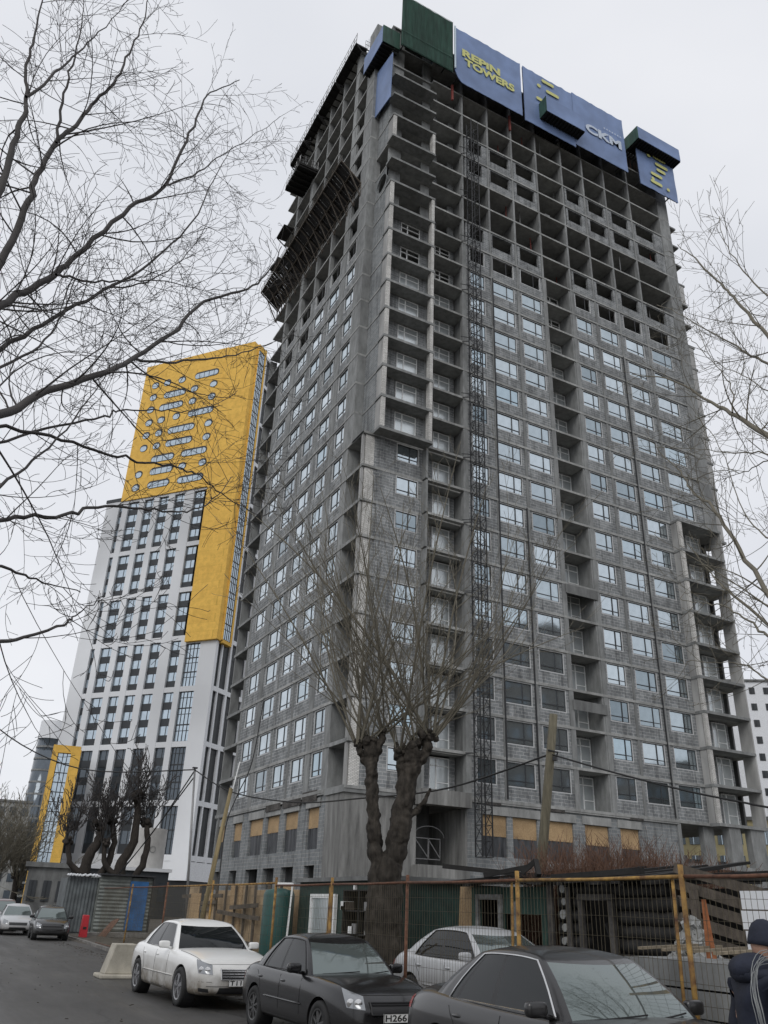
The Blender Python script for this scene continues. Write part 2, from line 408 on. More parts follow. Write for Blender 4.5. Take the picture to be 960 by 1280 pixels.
# ground-floor to row 8 corner (wall with windows) and rows 9+ recessed behind the corner stack
for n in range(1, 10):
    wall_cell(FR, 25.3, 29.34, 26.95, 29.0, st(n)-.222-1.62, st(n)-.222, n, .6, .3)
    WIN.append(('C', 26.95, 29.0, n, True))
for n in range(10, NTOP+1):
    z0, z1 = st(n-1)+.001, st(n)-.201
    if n <= 17:
        walls.box(25.0, 26.6, YR+.55, YR+.8, z0, z1); walls.box(28.65, 29.34, YR+.55, YR+.8, z0, z1)
        DOORS.append(('A', 26.62, 28.63, YR+.57, n))
        walls.box(26.6, 28.65, YR+.55, YR+.8, z1-.14, z1)
    else:
        cols.box(25.0, 26.3, YR+.55, YR+.8, z0, z1); cols.box(28.6, 29.34, YR+.55, YR+.8, z0, z1)
        part.box(25, 29.3, YR+4.5, YR+4.7, z0, z1)
# left facade
LC = [(54.1,56.4,54.24,56.15),(57.3,60.5,57.7,60.05),(60.8,64.3,61.35,63.8),(64.5,67.6,65.05,67.75),(69.0,72.95,69.5,72.0)]
LP = [(56.4,57.3),(60.5,60.8),(64.3,64.5),(68.1,69.0)]
for (a, b) in LP:
    cp = MB()
    for n in range(1, NTOP+2):
        cp.box(XL+.0, XL+.42, a, b if n <= 17 else a+.35+.5*(a in (56.4, 68.1)), st(n-1)+.001, st(n)-.201)
        part.box(XL+.43, XL+5.9, a+.05, a+.28, st(n-1)+.001, st(n)-.201)
    cp.build('column', M['concrete'], T)
for i, (b0,b1,w0,w1) in enumerate(LC):
    if i == 3: b1 = 68.1
    for n in range(1, NTOP+1):
        zt = st(n)-.222
        if n <= 17:
            wall_cell(FL, b0, b1, w0, w1, zt-1.8, zt, n)
            WIN.append(('L', w0, w1, n, n < (17 if i < 3 else 16)))
        elif i == 0 and n <= 23:
            wall_cell(FL, b0, b1, w0+.1, w1-.1, zt-1.9, zt-.05, n, mb=cols)
for n in range(1, NTOP+2):                      # far pier and corner pilaster
    z0, z1 = st(n-1)+.001, st(n)-.201
    cols.box(XL+.02, XL+.5, 72.96, 73.5, z0, z1)
    if n < 10:
        cols.box(XL+.01, XL+.45, 53.15, 54.09, z0, z1)
        cols.box(XL+1.3, XL+1.55, 50.5, 53.1, z0, z1)
        walls.box(XL+1.0, XL+1.32, 50.26, 50.5, z0, z1)
    else: cols.box(XL-.02, XL+1.2, 52.32, 54.09, z0, z1)
    if n <= 22:
        cols.box(24.78, 24.98, 50.02, 52.3, z0, z1) if n in (17,) else None
# corner side wall above row 9, with its round hole at row 18
side = MB(); upper_side = MB()
for n in range(10, NTOP+1):
    z0, z1 = st(n-1)+.001, st(n)-.201
    if n == 19:
        cy, cz, r0 = 51.0, (z0+z1)/2, .98; K = 32; y0, y1 = 49.98, 52.3
        ring = [(cy+r0*math.cos(2*math.pi*k/K), cz+r0*math.sin(2*math.pi*k/K)) for k in range(K)]
        def proj(a):
            c, s = math.cos(a), math.sin(a); t = 1e9
            if c > 1e-6: t = min(t, (y1-cy)/c)
            if c < -1e-6: t = min(t, (y0-cy)/c)
            if s > 1e-6: t = min(t, (z1-cz)/s)
            if s < -1e-6: t = min(t, (z0-cz)/s)
            return (cy+c*t, cz+s*t)
        angs = sorted([2*math.pi*k/K for k in range(K)]+[math.atan2(zz-cz, yy-cy) % (2*math.pi) for yy in (y0,y1) for zz in (z0,z1)])
        for k, a in enumerate(angs):
            b = angs[(k+1) % len(angs)]
            p, q = proj(a), proj(b); u = (cy+r0*math.cos(a), cz+r0*math.sin(a)); v = (cy+r0*math.cos(b), cz+r0*math.sin(b))
            for x in (24.76, 25.0): side.quad((x,*u),(x,*p),(x,*q),(x,*v))
            side.quad((24.76,*u),(24.76,*v),(25.0,*v),(25.0,*u))
    elif n == 20: pass
    else: (upper_side if n > 20 else side).box(24.76, 25.0, 50.0, 52.3, z0, z1)
side.build('corner_side_wall', M['block2'], T); upper_side.build('corner_side_wall', M['block2'], T)
# the ground storey
BZ = st(0)-.2
def base_face(F, s0, s1, ops, dpt=.12, top=BZ, extra=0):
    """wall from the ground to BZ with tall shop openings 5.3..8.0"""
    x = s0
    for (a, b) in ops:
        base.box(*F(x, a, dpt, dpt+.4, GZ, top)); base.box(*F(a, b, dpt, dpt+.4, GZ, 5.35)); base.box(*F(a, b, dpt, dpt+.4, 8.03, top)); x = b
    base.box(*F(x, s1, dpt, dpt+.4, GZ, top))
shopR = [(34.4,36.45),(36.95,39.1),(39.95,42.4),(43.5,45.8),(46.95,48.85)]
shopL = [(54.35,56.3),(58.0,60.5),(61.65,64.25),(65.1,68.15),(70.0,72.1),(74.5,76.5)]
base_face(FR, 33.1, 53.0, shopR)
osb, film, beams = [], [], MB()
for F, ops, nm in ((FR, shopR, 'R'), (FL, shopL, 'L')):
    for k, (a, b) in enumerate(ops):
        low = 6.75+rnd.uniform(-.15,.15)
        m = MB(); m.box(*F(a, b, .26, .30, low, 8.03)); m.build('osb_sheet', M['osb'], T)
        m = MB(); nn = 12
        for i in range(nn):
            p0, p1 = a+(b-a)*i/nn, a+(b-a)*(i+1)/nn
            o0, o1 = .33+.05*math.sin(i*1.9+k), .33+.05*math.sin((i+1)*1.9+k)
            A = F(p0, p1, o0, o1, 5.35, low+.1)
            if nm == 'R': m.quad((p0,YR+o0,5.35),(p1,YR+o1,5.35),(p1,YR+o1*.9,low+.1),(p0,YR+o0*.9,low+.1))
            else: m.quad((XL+o0,p0,5.35),(XL+o1,p1,5.35),(XL+o1*.9,p1,low+.1),(XL+o0*.9,p0,low+.1))
        m.build('plastic_sheet', M['film'], T, smooth=True)
        m = MB(); m.box(*F(a-.25, b+.25, .04, .118, 8.05, 8.62)); m.build('lintel_beam', M['concrete_light'], T)
base.build('ground_storey_wall', M['block2'], T); base = MB()
# left base with basement openings
x = 53.1
for (a, b) in shopL:
    base.box(*FL(x, a, .12, .5, GZ, BZ)); base.box(*FL(a, b, .12, .5, 4.35, 5.35)); base.box(*FL(a, b, .12, .5, 8.03, BZ)); x = b
base.box(*FL(x, 77.2, .12, .5, GZ, BZ))
for (a, b) in shopL:
    base.box(*FL(a, b, .12, .5, GZ, 2.9)); base.box(*FL(a, a+.25, .12, .5, 2.9, 4.35))
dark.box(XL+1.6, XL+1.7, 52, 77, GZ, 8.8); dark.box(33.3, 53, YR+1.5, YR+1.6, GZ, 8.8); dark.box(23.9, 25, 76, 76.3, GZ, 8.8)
base.build('ground_storey_wall', M['block2'], T)
# smooth cast corner under the lower left loggias
cb = MB(); cb.box(XL+.0, 29.2, 50.34, 53.1, GZ, st(0)-.45); cb.build('cast_corner', M['concrete_stained'], T)
led = MB(); led.box(XL-.1, 29.18, 50.2, 53.3, st(0)-.445, st(0)-.205); led.build('corner_ledge', M['concrete'], T)
# ledge over shops, entrance recess
led = MB(); led.box(33.0, 53.1, YR-.02, YR+.119, BZ-.001-.12, BZ-.002)
led.box(XL-.02, XL+.119, 53.4, 77, BZ-.12, BZ-.002); led.build('string_course', M['concrete_light'], T)
en = MB(); en.box(29.21, 33.15, YR-.45, YR+.5, 8.27, 9.25); en.box(29.2, 29.45, YR+.75, YR+5, GZ, 8.26); en.box(32.95, 33.09, YR+.1, YR+5, GZ, 8.26)
en.box(29.2, 33.1, YR-.2, YR+5, GZ, 4.55)
en.build('entrance_canopy', M['concrete_stained'], T)
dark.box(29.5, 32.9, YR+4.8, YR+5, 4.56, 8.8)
en = MB()
for (a, b) in ((29.9,30.9),(30.95,31.85)):
    for q in ((a,5.0,b,5.0),(a,6.3,b,6.3),(a,5.0,a,6.3),(b,5.0,b,6.3),(a,6.2,b,5.1)):
        en.beam((q[0],YR+1.6,q[1]),(q[2],YR+1.6,q[3]), .06)
for k in range(12):
    t0, t1 = math.pi*k/12, math.pi*(k+1)/12
    en.beam((31-1.2*math.cos(t0),YR+1.65,6.4+.7*math.sin(t0)),(31-1.2*math.cos(t1),YR+1.65,6.4+.7*math.sin(t1)), .05)
en.build('entrance_gate', M['steel'], T)
# colonnade under the right balconies
cn = MB()
for a, b, y0, y1 in ((52.9,53.25,.0,.6),(56.0,57.2,.3,.8),(57.6,58.9,-.9,-.2),(60.1,61.7,-.9,-.3),(62.4,62.95,.1,.6),(54.2,54.5,2,2.4)):
    cn.box(a, b, YR+y0, YR+y1, GZ, BZ)
cn.box(53.1, 63, YR+2.4, YR+2.6, GZ, 6.5); cn.box(53.1, 62.9, YR-1, YR+2.3, 5.6, 5.9)
cn.build('colonnade', M['concrete'], T)
slabs.build('floor_slabs', M['concrete_light'], T); cols.build('concrete_frame', M['concrete'], T)
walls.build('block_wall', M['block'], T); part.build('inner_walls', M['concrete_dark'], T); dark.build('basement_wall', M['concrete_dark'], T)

# --- balcony stacks, one part per storey
def balcony(n, kind):
    m = MB(); z1 = st(n-1); z0 = z1-.24; zt = st(n)-.245
    m.mi = 0
    if kind == 'corner':          # cantilevered corner stack on the right facade
        m.box(24.62, 29.5, 48.8, 49.945, z0, z1)
        if 10 <= n <= 18 or n == 21:
            m.mi = 1; m.box(24.7, 25.06, 48.84, 49.02, z1, zt); m.box(29.15, 29.45, 48.84, 49.4, z1, zt)
            m.mi = 2; m.box(24.72, 24.86, 49.1, 49.9, z1, zt)
    elif kind == 'right':         # stack at the right end
        m.box(56.45, 62.1, 48.55, YR-.06, z0, z1)
        if n < 10:
            m.mi = 2; m.box(56.5, 56.66, 48.95, YR+.2, z1, zt); m.mi = 1; m.box(56.47, 56.85, 48.6, 48.86, z1, zt)
            m.mi = 2; m.box(61.95, 62.1, 48.58, 49.86, z1, zt)
    elif kind == 'lower':         # loggias on the left face, below the step
        m.box(XL-.06, XL+1.29, 50.3, 53.16, z0-.02, z1+.003)
        m.mi = 1; m.box(XL+.22, XL+1.18, 50.28, 50.56, z1, zt); m.mi = 2; m.box(XL-.01, XL+.16, 50.34, 50.62, z1, zt)
    elif kind == 'far':           # stack at the far end of the left facade
        m.box(XL-.065, XL+1.29, 73.52, 77.25, z0-.02, z1+.003)
        m.mi = 0; m.box(XL+.02, XL+.86, 76.95, 77.15, z1, zt)
    elif kind == 'side':          # stack on the far right side, seen edge-on
        m.box(63.02, 64.5, 49.95, 52.2, z0, z1)
        if n <= 17 or n == 20: m.mi = 2; m.box(63.3, 64.3, 50.0, 50.2, z1, zt)
    m.build('balcony', [M['concrete'], M['white_brick'], M['panel']], T)
for n in range(10, 25): balcony(n, 'corner')
for n in range(1, 11): balcony(n, 'right')
for n in range(1, 10): balcony(n, 'lower')
for n in range(1, 18): balcony(n, 'far')
for n in range(10, 25): balcony(n, 'side')
fw_ = MB()
for n in range(1, NTOP+1): fw_.box(XL+1.18, XL+1.4, 73.52, 76.88, st(n-1)+.001, st(n)-.201)
fw_.build('far_loggia_wall', M['block'], T)
fw_ = MB()
for n in range(1, 10): fw_.box(XL+.46, XL+1.55, 53.12, 53.3, st(n-1)+.001, st(n)-.201)
fw_.build('near_loggia_wall', M['concrete'], T)
m = MB(); m.box(XL-.04, 29.4, 50.2, 52.3, st(9)-.24, st(9)+.02); m.build('step_slab', M['concrete'], T)

# --- windows: shared meshes per size
wcache = {}
def window_meshes(w, h, mull=.66, transom=.24, glazed=True, side=False):
    key = (round(w,2), round(h,2), mull, glazed, side)
    if key in wcache: return wcache[key]
    a, b, c = MB(), MB(), MB(); t = .075
    def bx(mb, u0, u1, z0, z1, d0, d1):
        if side: mb.box(d0, d1, w-u0, w-u1, z0, z1)     # on the left facade u runs away from the near edge
        else: mb.box(u0, u1, d0, d1, z0, z1)
    for u0,u1,z0,z1 in ((0,w,-t,0),(0,w,-h,-h+t),(0,t,-h+t,-t),(w-t,w,-h+t,-t)): bx(a, u0,u1,z0,z1, -.02, .12)
    f = .05; u0, u1, zt, zb = t, w-t, -t, -h+t
    if glazed:
        for q in ((u0,u1,zt-f,zt),(u0,u1,zb,zb+f),(u0,u0+f,zb+f,zt-f),(u1-f,u1,zb+f,zt-f)): bx(b, *q, .03, .1)
        um = u0+(u1-u0)*mull; bx(b, um-.045, um+.045, zb+f, zt-f, .025, .1)
        zz = zb+(zt-zb)*transom; bx(b, u0+f, um-.045, zz-.035, zz+.035, .03, .1); bx(b, um+.045, u1-f, zz-.03, zz+.03, .03, .1)
        bx(c, u0+f, u1-f, zb+f, zt-f, .065, .085)
    else:
        um = u0+(u1-u0)*mull; bx(b, um-.03, um+.03, zb, zt, .03, .08)
    def me(mb, nm, mt):
        x = bpy.data.meshes.new(nm); x.from_pydata(mb.v, [], mb.f); x.materials.append(mt); return x
    r = (me(a, 'window', M['win_white']), me(b, 'sash', M['win_dark']), me(c, 'pane', M['pane']) if glazed else None)
    wcache[key] = r; return r
eye = Vector((0,0,1.65))
def wpos(W):
    k, a, b, n, g = W; z = st(n)-.222
    if k == 'R': return Vector((a, YR+.06, z))
    if k == 'C': return Vector((a, YR+.6, z))
    return Vector((XL+.06, a, z))
WIN.sort(key=lambda W: -((W[2]-W[1])*(.5 if W[0] == 'L' else 1)/max((wpos(W)-eye).length, 1)**2*(1.3 if W[3] > 0 else 1)))
rest = MB(); rest_r = []
for i, W in enumerate(WIN):
    k, a, b, n, g = W
    h = 1.62 if k == 'C' else 1.8
    ms = window_meshes(b-a, h, .6 if k == 'C' else .66, .24, g, k == 'L')
    p = wpos(W)
    tilt = (rnd.uniform(-.004,.004), 0, rnd.uniform(-.006,.006))
    if i < 100:
        o = inst('window', ms[0], p, T); s_ = inst('sash', ms[1], p, o)
        if ms[2]: inst('pane', ms[2], p, o, tilt)
    else:
        for j, x in enumerate(ms):
            if x is None: continue
            for poly in x.polygons:
                rest_r.append(i*.37 % 1); rest.mi = j; rest.quad(*[tuple(Vector(x.vertices[v].co)+p) for v in poly.vertices])
ro = tag(rest.build('upper_window', [M['win_white'], M['win_dark'], M['pane_b']], T, recalc=False), kind='stuff')
at = ro.data.attributes.new('rnd', 'FLOAT', 'FACE'); at.data.foreach_set('value', rest_r)
# down pipes, props and piles of blocks on the open floors
for x_, zb_, zt_ in ((36.47,9.2,57),(52.72,9.2,54),(39.35,9.2,33)):
    m = MB(); m.box(x_-.05, x_+.05, YR-.1, YR-.035, zb_, zt_); m.build('down_pipe', M['steel_dark'], T)
rp_ = random.Random(5)
for i in range(44):
    n = rp_.choice([18,19,20,21,22,23,24,25]); x = rp_.uniform(33.8, 60.8); y = YR+rp_.uniform(.3,2.2); m = MB()
    if i % 3 == 0:
        m.box(x, x+rp_.uniform(.5,1.1), y, y+.8, st(n-1), st(n-1)+rp_.uniform(.4,1.1)); m.build('block_pile', M['block'], T)
    else:
        m.beam((x,y,st(n-1)),(x+rp_.uniform(-.1,.1),y,st(n)-.2),.07); m.build('prop', M['red_steel'] if i % 3 == 1 else M['steel'], T)
for i in range(26):
    n = rp_.randint(19, 25); y = rp_.uniform(55,72); m = MB()
    m.beam((XL+rp_.uniform(.3,1.4),y,st(n-1)),(XL+rp_.uniform(.3,1.4),y,st(n)-.2),.08); m.build('prop', M['steel'], T)
# white plastic balcony doors
def door_meshes(w, glazed):
    key = ('d', round(w,2), glazed)
    if key in wcache: return wcache[key]
    a, c = MB(), MB(); h = 2.5; t = .07
    for u0,u1,z0,z1 in ((0,w,-t,0),(0,t,-h,-t),(w-t,w,-h,-t),(0,w,-h,-h+t),(t,w-t,-.62,-.55),(w*.34-.05,w*.34+.05,-h+t,-t),(w*.34+.05,w-t,-1.75,-1.69)):
        a.box(u0,u1,-.03,.06,z0,z1)
    c.box(t,w-t,.01,.03,-.55 if not glazed else -h+t,-t) if glazed else c.box(t,w-t,.01,.03,-h+t,-1.75)
    def me(mb, nm, mt):
        x = bpy.data.meshes.new(nm); x.from_pydata(mb.v, [], mb.f); x.materials.append(mt); return x
    wcache[key] = (me(a,'balcony_door',M['pvc']), me(c,'door_pane',M['pane_white'])); return wcache[key]
for k, a, b, y, n in DOORS:
    ms = door_meshes(b-a, n < 16); p = (a, y, st(n)-.35)
    o = inst('balcony_door', ms[0], p, T); inst('door_pane', ms[1], p, o)
for n in range(1, 10):
    ms = door_meshes(1.7, True); p = (59.3, YR+.86, st(n)-.35)
    o = inst('balcony_door', ms[0], p, T); inst('door_pane', ms[1], p, o)
# formwork and railings on the unfinished top
def posts(mb, p0, p1, n, h, r=.03):
    p0, p1 = Vector(p0), Vector(p1)
    for i in range(n+1):
        q = p0.lerp(p1, i/n); mb.beam(q, q+Vector((rnd.uniform(-.1,.1),rnd.uniform(-.1,.1),h*rnd.uniform(.7,1.15))), r*2)
    for k in (.45, .95): mb.beam(p0+Vector((0,0,h*k)), p1+Vector((0,0,h*k)), .04)
m = MB(); zt = st(NTOP+1)
for a, b in ((55.6,61.0),(61.2,66),(66.2,70.4),(70.6,75)):
    m.box(XL-1.1, XL+.4, a, b, zt-.18, zt); m.beam((XL-1,a,zt-.2),(XL+.1,a,zt-1.4),.1); m.beam((XL-1,b,zt-.2),(XL+.1,b,zt-1.4),.1)
    for q in range(6): yy = a+(b-a)*q/5; m.beam((XL-1.05,yy,zt-.25),(XL+1,yy,zt-.25),.1)
m.build('top_formwork', M['wood_black'], T)
m = MB(); posts(m, (XL-1.05,55.6,zt), (XL-1.05,75,zt), 26, 1.5); posts(m, (XL+.1,55.6,zt), (30,55.6,zt), 8, 1.3)
for i in range(40):
    y = rnd.uniform(55,75); m.beam((XL+.4,y,zt),(XL+.4+rnd.uniform(-.1,.1),y+rnd.uniform(-.1,.1),zt+rnd.uniform(.6,1.6)),.03)
m.build('top_railing', M['steel'], T)
m = MB(); zr = st(NTOP)
for i in range(70):
    x = rnd.uniform(31,62); m.beam((x,YR+.5,zr-3),(x+rnd.uniform(-.1,.1),YR+.5,zr+rnd.uniform(-.3,1)),.04)
m.build('rebar', M['rust'], T)
for x in (31.8, 39.3): m = MB(); m.beam((x,YR-.2,79.2),(x,YR-.2,81.5),.2); m.build('steel_prop', M['red_steel'], T)

# --- hoist mast
mast = empty('hoist_mast', (33.8, 48.75, 5.2), 'dark steel lattice hoist mast climbing the grey facade beside the corner balconies', 'hoist mast')
m = MB(); X0, X1, Y0, Y1 = 33.4, 34.25, 48.35, 49.15; z = 5.2
for x in (X0, X1):
    for y in (Y0, Y1): m.beam((x,y,5.2),(x,y,76),.075)
m.build('mast_chords', M['steel_dark'], mast)
m = MB(); i = 0
while z < 75.5:
    z2 = z+1.0
    for (a, b) in (((X0,Y0),(X1,Y0)),((X1,Y0),(X1,Y1)),((X1,Y1),(X0,Y1)),((X0,Y1),(X0,Y0))):
        m.beam((*a,z),(*b,z),.035); p, q = (a, b) if i % 2 else (b, a); m.beam((*p,z),(*q,z2),.032)
    z = z2; i += 1
m.build('mast_lattice', M['steel_dark'], mast)
m = MB()
for n in range(1, 22, 2): 
    for x in (X0, X1): m.beam((x,Y1,st(n)-.1),(x-(.5 if x == X0 else -.4),YR-.05,st(n)-.1),.07)
    m.beam((X0-1.2,Y0+.3,st(n)-.4),(X0,Y0+.3,st(n)-.1),.05)
m.build('mast_ties', M['steel_dark'], mast)

# --- protective screens round the top floors
def panel_screen(label, x0, x1, y, z0, z1, mats, curve=0, parent=None, name='safety_screen', thick=.08):
    t = empty(name, ((x0+x1)/2, y, z0), label, 'safety screen', 'printed safety screens round the top floors' if name == 'safety_screen' else None)
    m = MB(); N = 24
    from mathutils import noise as NZ
    K_ = 14; g = {}
    def P_(i, j, o):
        x = x0+(x1-x0)*i/N; u = i/N; zb = z0+(curve*max(0, 1-u/.12)**2 if curve else 0)
        zt_ = z1-.10*abs(math.sin(math.pi*u*max(2, round((x1-x0)/1.5))))
        z = zb+(zt_-zb)*j/K_
        w_ = NZ.noise(Vector((x*.9, z*.45, y)))*.07+NZ.noise(Vector((x*2.2+z*.8, z*.9, 3)))*.035
        return (x, y-abs(w_)*.9+o, z)
    N = 40
    for o in (0, thick):
        for i in range(N+1):
            for j in range(K_+1): g[i,j,o] = len(m.v); m.v.append(P_(i,j,o))
        for i in range(N):
            for j in range(K_):
                q = (g[i,j,o],g[i+1,j,o],g[i+1,j+1,o],g[i,j+1,o]); m.f.append(q if o == 0 else q[::-1]); m.m.append(0)
    m.build('screen_cloth', mats, t, smooth=True, recalc=False)
    m = MB()
    k = max(2, int((x1-x0)/1.5))
    for i in range(k+1):
        x = x0+.1+(x1-x0-.2)*i/k; m.beam((x,y+thick+.08,z0+.1+curve*.8*(i == 0)),(x,y+thick+.08,z1-.05),.09)
    for zz in (z0+.35+curve*.5, (z0+z1)/2, z1-.3): m.beam((x0+.2,y+thick+.16,zz),(x1-.2,y+thick+.16,zz),.08)
    m.beam((x0+.6,y+thick+.16,z0+1.2),(x0+.6,YR+.1,z0+1.2),.12); m.beam((x1-.6,y+thick+.16,z0+1.2),(x1-.6,YR+.1,z0+1.2),.12)
    m.build('screen_frame', M['steel_dark'], t)
    return t
def face_M(x, y, z, rx=90): return Matrix.Translation((x,y,z)) @ Matrix.Rotation(R(90), 4, 'X')
def word(name, txt, x, y, z, w, h, mat, t):
    """flat lettering facing the street, stretched to width w and height h"""
    o = text_obj(name, txt, 1, Matrix.Identity(4), mat, None, .006, .045)
    xs = [v.co.x for v in o.data.vertices]; ys = [v.co.y for v in o.data.vertices]
    x0, x1, y0, y1 = min(xs), max(xs), min(ys), max(ys); off = wl(t)
    for v in o.data.vertices:
        c = v.co.copy(); v.co = Vector((x+(c.x-x0)/(x1-x0)*w, y-.07-c.z, z+(c.y-y0)/(y1-y0)*h))-off
    o.parent = t; return o
def bars(name, lst, y, mat, t):
    m = MB()
    for (x, z, w, h) in lst:
        r = h/2; P = []
        for k in range(13): a = math.pi/2+math.pi*k/12; P.append((x-w/2+r+r*math.cos(a), y-.08, z+r*math.sin(a)))
        for k in range(13): a = -math.pi/2+math.pi*k/12; P.append((x+w/2-r+r*math.cos(a), y-.08, z+r*math.sin(a)))
        m.prism(P, (0,.01,0))
    m.build(name, mat, t)
g = panel_screen('dark green corrugated screen at the very top left corner of the grey tower', 24.9, 31.2, 48.3, 81.9, 90.2, M['green_sheet'])
m = MB()
for i in range(42): x = 24.95+i*.15; m.box(x, x+.05, 48.2, 48.27, 81.95, 90.15)
m.box(24.9,31.2,48.17,48.2,84.0,84.08)
m.build('sheet_ribs', M['green_sheet'], g)
s1 = panel_screen('blue screen with yellow letters reading REPIN TOWERS', 31.4, 40.25, 48.25, 80.9, 89.6, M['banner_blue'], 1.6)
m = MB(); m.box(31.32, 31.5, 48.12, 48.22, 82.6, 89.6); m.build('screen_edge', M['banner_edge'], s1)
word('lettering', 'REPiN', 32.3, 48.2, 85.25, 5.0, 1.15, M['banner_yellow'], s1)
word('lettering', 'TOWERS', 32.6, 48.2, 83.9, 6.6, 1.15, M['banner_yellow'], s1)
s2 = panel_screen('blue screen with a yellow bar emblem, behind the jutting platform', 40.6, 47.75, 48.25, 80.5, 89.55, M['banner_blue'])
bars('emblem', [(44.1,88.65,1.8,.5),(44.7,87.2,1.9,.5),(42.75,87.4,.55,.55),(42.7,85.1,.9,.5),(44.4,85.8,1.7,.5)], 48.17, M['banner_yellow'], s2)
s3 = panel_screen('blue screen with large white letters CKM', 47.8, 55.65, 48.25, 81.0, 89.85, M['banner_blue'])
word('lettering', 'CKM', 49.45, 48.2, 84.15, 5.5, 1.45, M['banner_white'], s3)
bars('emblem', [(52.4+.42*i, 86.35, .22, .22) for i in range(7)], 48.17, M['banner_white'], s3)
s4 = panel_screen('separate blue screen with yellow bars at the top right corner of the grey tower', 57.5, 63.6, 48.25, 80.3, 86.7, M['banner_blue'])
bars('emblem', [(59.4,85.9,.55,.5),(60.3,86.2,.4,.3),(61.3,86.2,1.9,.5),(61.4,85.1,2.1,.5),(61.2,84.15,1.5,.5),(60.3,83.0,1.9,.5),(60.1,81.6,1.9,.5),(62.0,81.5,.5,.5),(59.6,82.1,.5,.5)], 48.17, M['banner_yellow'], s4)
def platform(label, x0, x1, y0, y1, z0, z1, ends, grp='cantilevered loading platforms'):
    t = empty('loading_platform', ((x0+x1)/2,(y0+y1)/2,z0), label, 'platform', grp)
    m = MB(); m.box(x0,x1,y0,y0+.06,z0,z1); m.build('front_screen', M['banner_blue'], t)
    m = MB(); m.box(x0-.05,x0-.001,y0,y1,z0,z1); m.build('end_screen', M['green_sheet'], t)
    m = MB(); m.box(x0+.02,x1,y0+.1,y1,z0+.02,z0+.1); k = int((x1-x0)/.4)
    for i in range(k): x = x0+.1+i*(x1-x0-.2)/(k-1); m.box(x,x+.12,y0+.07,y1+.6,z0-.12,z0+.015)
    m.box(x1-.05,x1,y0+.1,y1,z0,z1*.0+z0+1.0)
    m.build('deck', M['wood_black'], t); return t
platform('jutting platform boxed in blue and green below the screen with the emblem', 42.7, 48.1, 47.0, 49.4, 81.95, 84.35, 1)
platform('long blue boxed platform over the separate right-hand screen', 56.8, 63.7, 47.0, 49.2, 86.3, 88.3, 1)
# left-hand screens at the corner
t = empty('corner_screen', (24.2, 50.7, 74), 'plain blue screen hanging flat on the left side of the tower corner', 'safety screen', 'printed safety screens round the top floors')
m = MB(); m.prism([(24.25,49.0,74.3),(24.25,48.9,80.9),(24.25,52.9,81.9),(24.25,52.7,74.9)], (.08,0,0)); m.build('screen_cloth', M['banner_blue'], t)
m = MB()
for y in (49.3,50.4,51.5,52.5): m.beam((24.42,y,74.5),(24.42,y,81.6),.08)
m.build('screen_frame', M['steel_dark'], t)
t = empty('corner_platform', (23.6, 51.8, 82.6), 'narrow blue boxed platform above the plain screen on the left side of the corner', 'platform', 'cantilevered loading platforms')
m = MB(); m.box(23.2,23.26,49.3,53.6,82.4,85.0); m.build('front_screen', M['banner_blue'], t)
m = MB(); m.box(23.2,25.2,49.2,49.28,82.4,85.0); m.build('end_screen', M['green_sheet'], t)
m = MB(); m.box(23.27,24.6,49.3,53.6,82.4,82.5)
for i in range(10): y = 49.4+i*.45; m.box(23.3,25.2,y,y+.12,82.25,82.38)
m.build('deck', M['wood_black'], t)
# catch platform along the left facade
t = empty('catch_platform', (23, 65, 67), 'long sloping dark timber catch platform along the left facade of the grey tower', 'platform')
m = MB()
ya, yb = 54.0, 76.5; k = 44
for i in range(k):
    y = ya+(yb-ya)*i/k
    m.prism([(XL+.05,y,67.0),(XL+.05,y+.46,67.0),(21.7,y+.46+rnd.uniform(-.03,.03),68.9),(21.7,y,68.9)], (0,0,.05))
m.build('deck', M['wood_black'], t)
m = MB()
for i in range(16):
    y = ya+(yb-ya)*i/15
    m.beam((XL-.02,y,66.95),(21.65,y,68.82),.12); m.beam((XL-.02,y,65.2),(22.5,y,68.15),.1); m.beam((XL-.02,y,65.2),(XL-.02,y,66.95),.1)
for z_, x_ in ((68.9,21.65),(67.95,22.85),(66.9,23.9)): m.beam((x_,ya,z_-.1),(x_,yb,z_-.1),.12)
posts(m, (21.65,ya,68.9),(21.65,yb,68.9),20,.8,.02)
m.build('brackets', M['wood_old'], t)
t = empty('loading_platform', (23,70,82), 'small dark platform jutting out high on the left facade near its far end', 'platform', 'cantilevered loading platforms')
m = MB(); m.box(21.6,XL+.3,67.2,71.6,81.7,82.0)
for i in range(6): m.box(21.6,XL,67.3+i*.85,67.45+i*.85,81.45,81.69)
m.build('deck', M['wood_black'], t)
m = MB(); posts(m,(21.65,67.2,82),(21.65,71.6,82),5,1.1); posts(m,(21.65,67.2,82),(XL,67.2,82),3,1.1); m.build('railing', M['steel'], t)
for (y, z_) in ((73.6,77.9),(74.6,73.4),(75,70.2)):
    t = empty('side_net', (23.4,y+1,z_), 'small folded debris net at the far left edge, '+{77.9:'highest of three',73.4:'middle of three',70.2:'lowest of three'}[z_], 'debris net', 'folded debris nets at the far edge')
    m = MB(); m.box(22.6,XL,y,y+2.6,z_,z_+.14); m.beam((22.6,y,z_),(XL,y,z_-1),.1); m.beam((22.6,y+2.5,z_),(XL,y+2.5,z_-1),.1); m.build('deck', M['wood_black'], t)
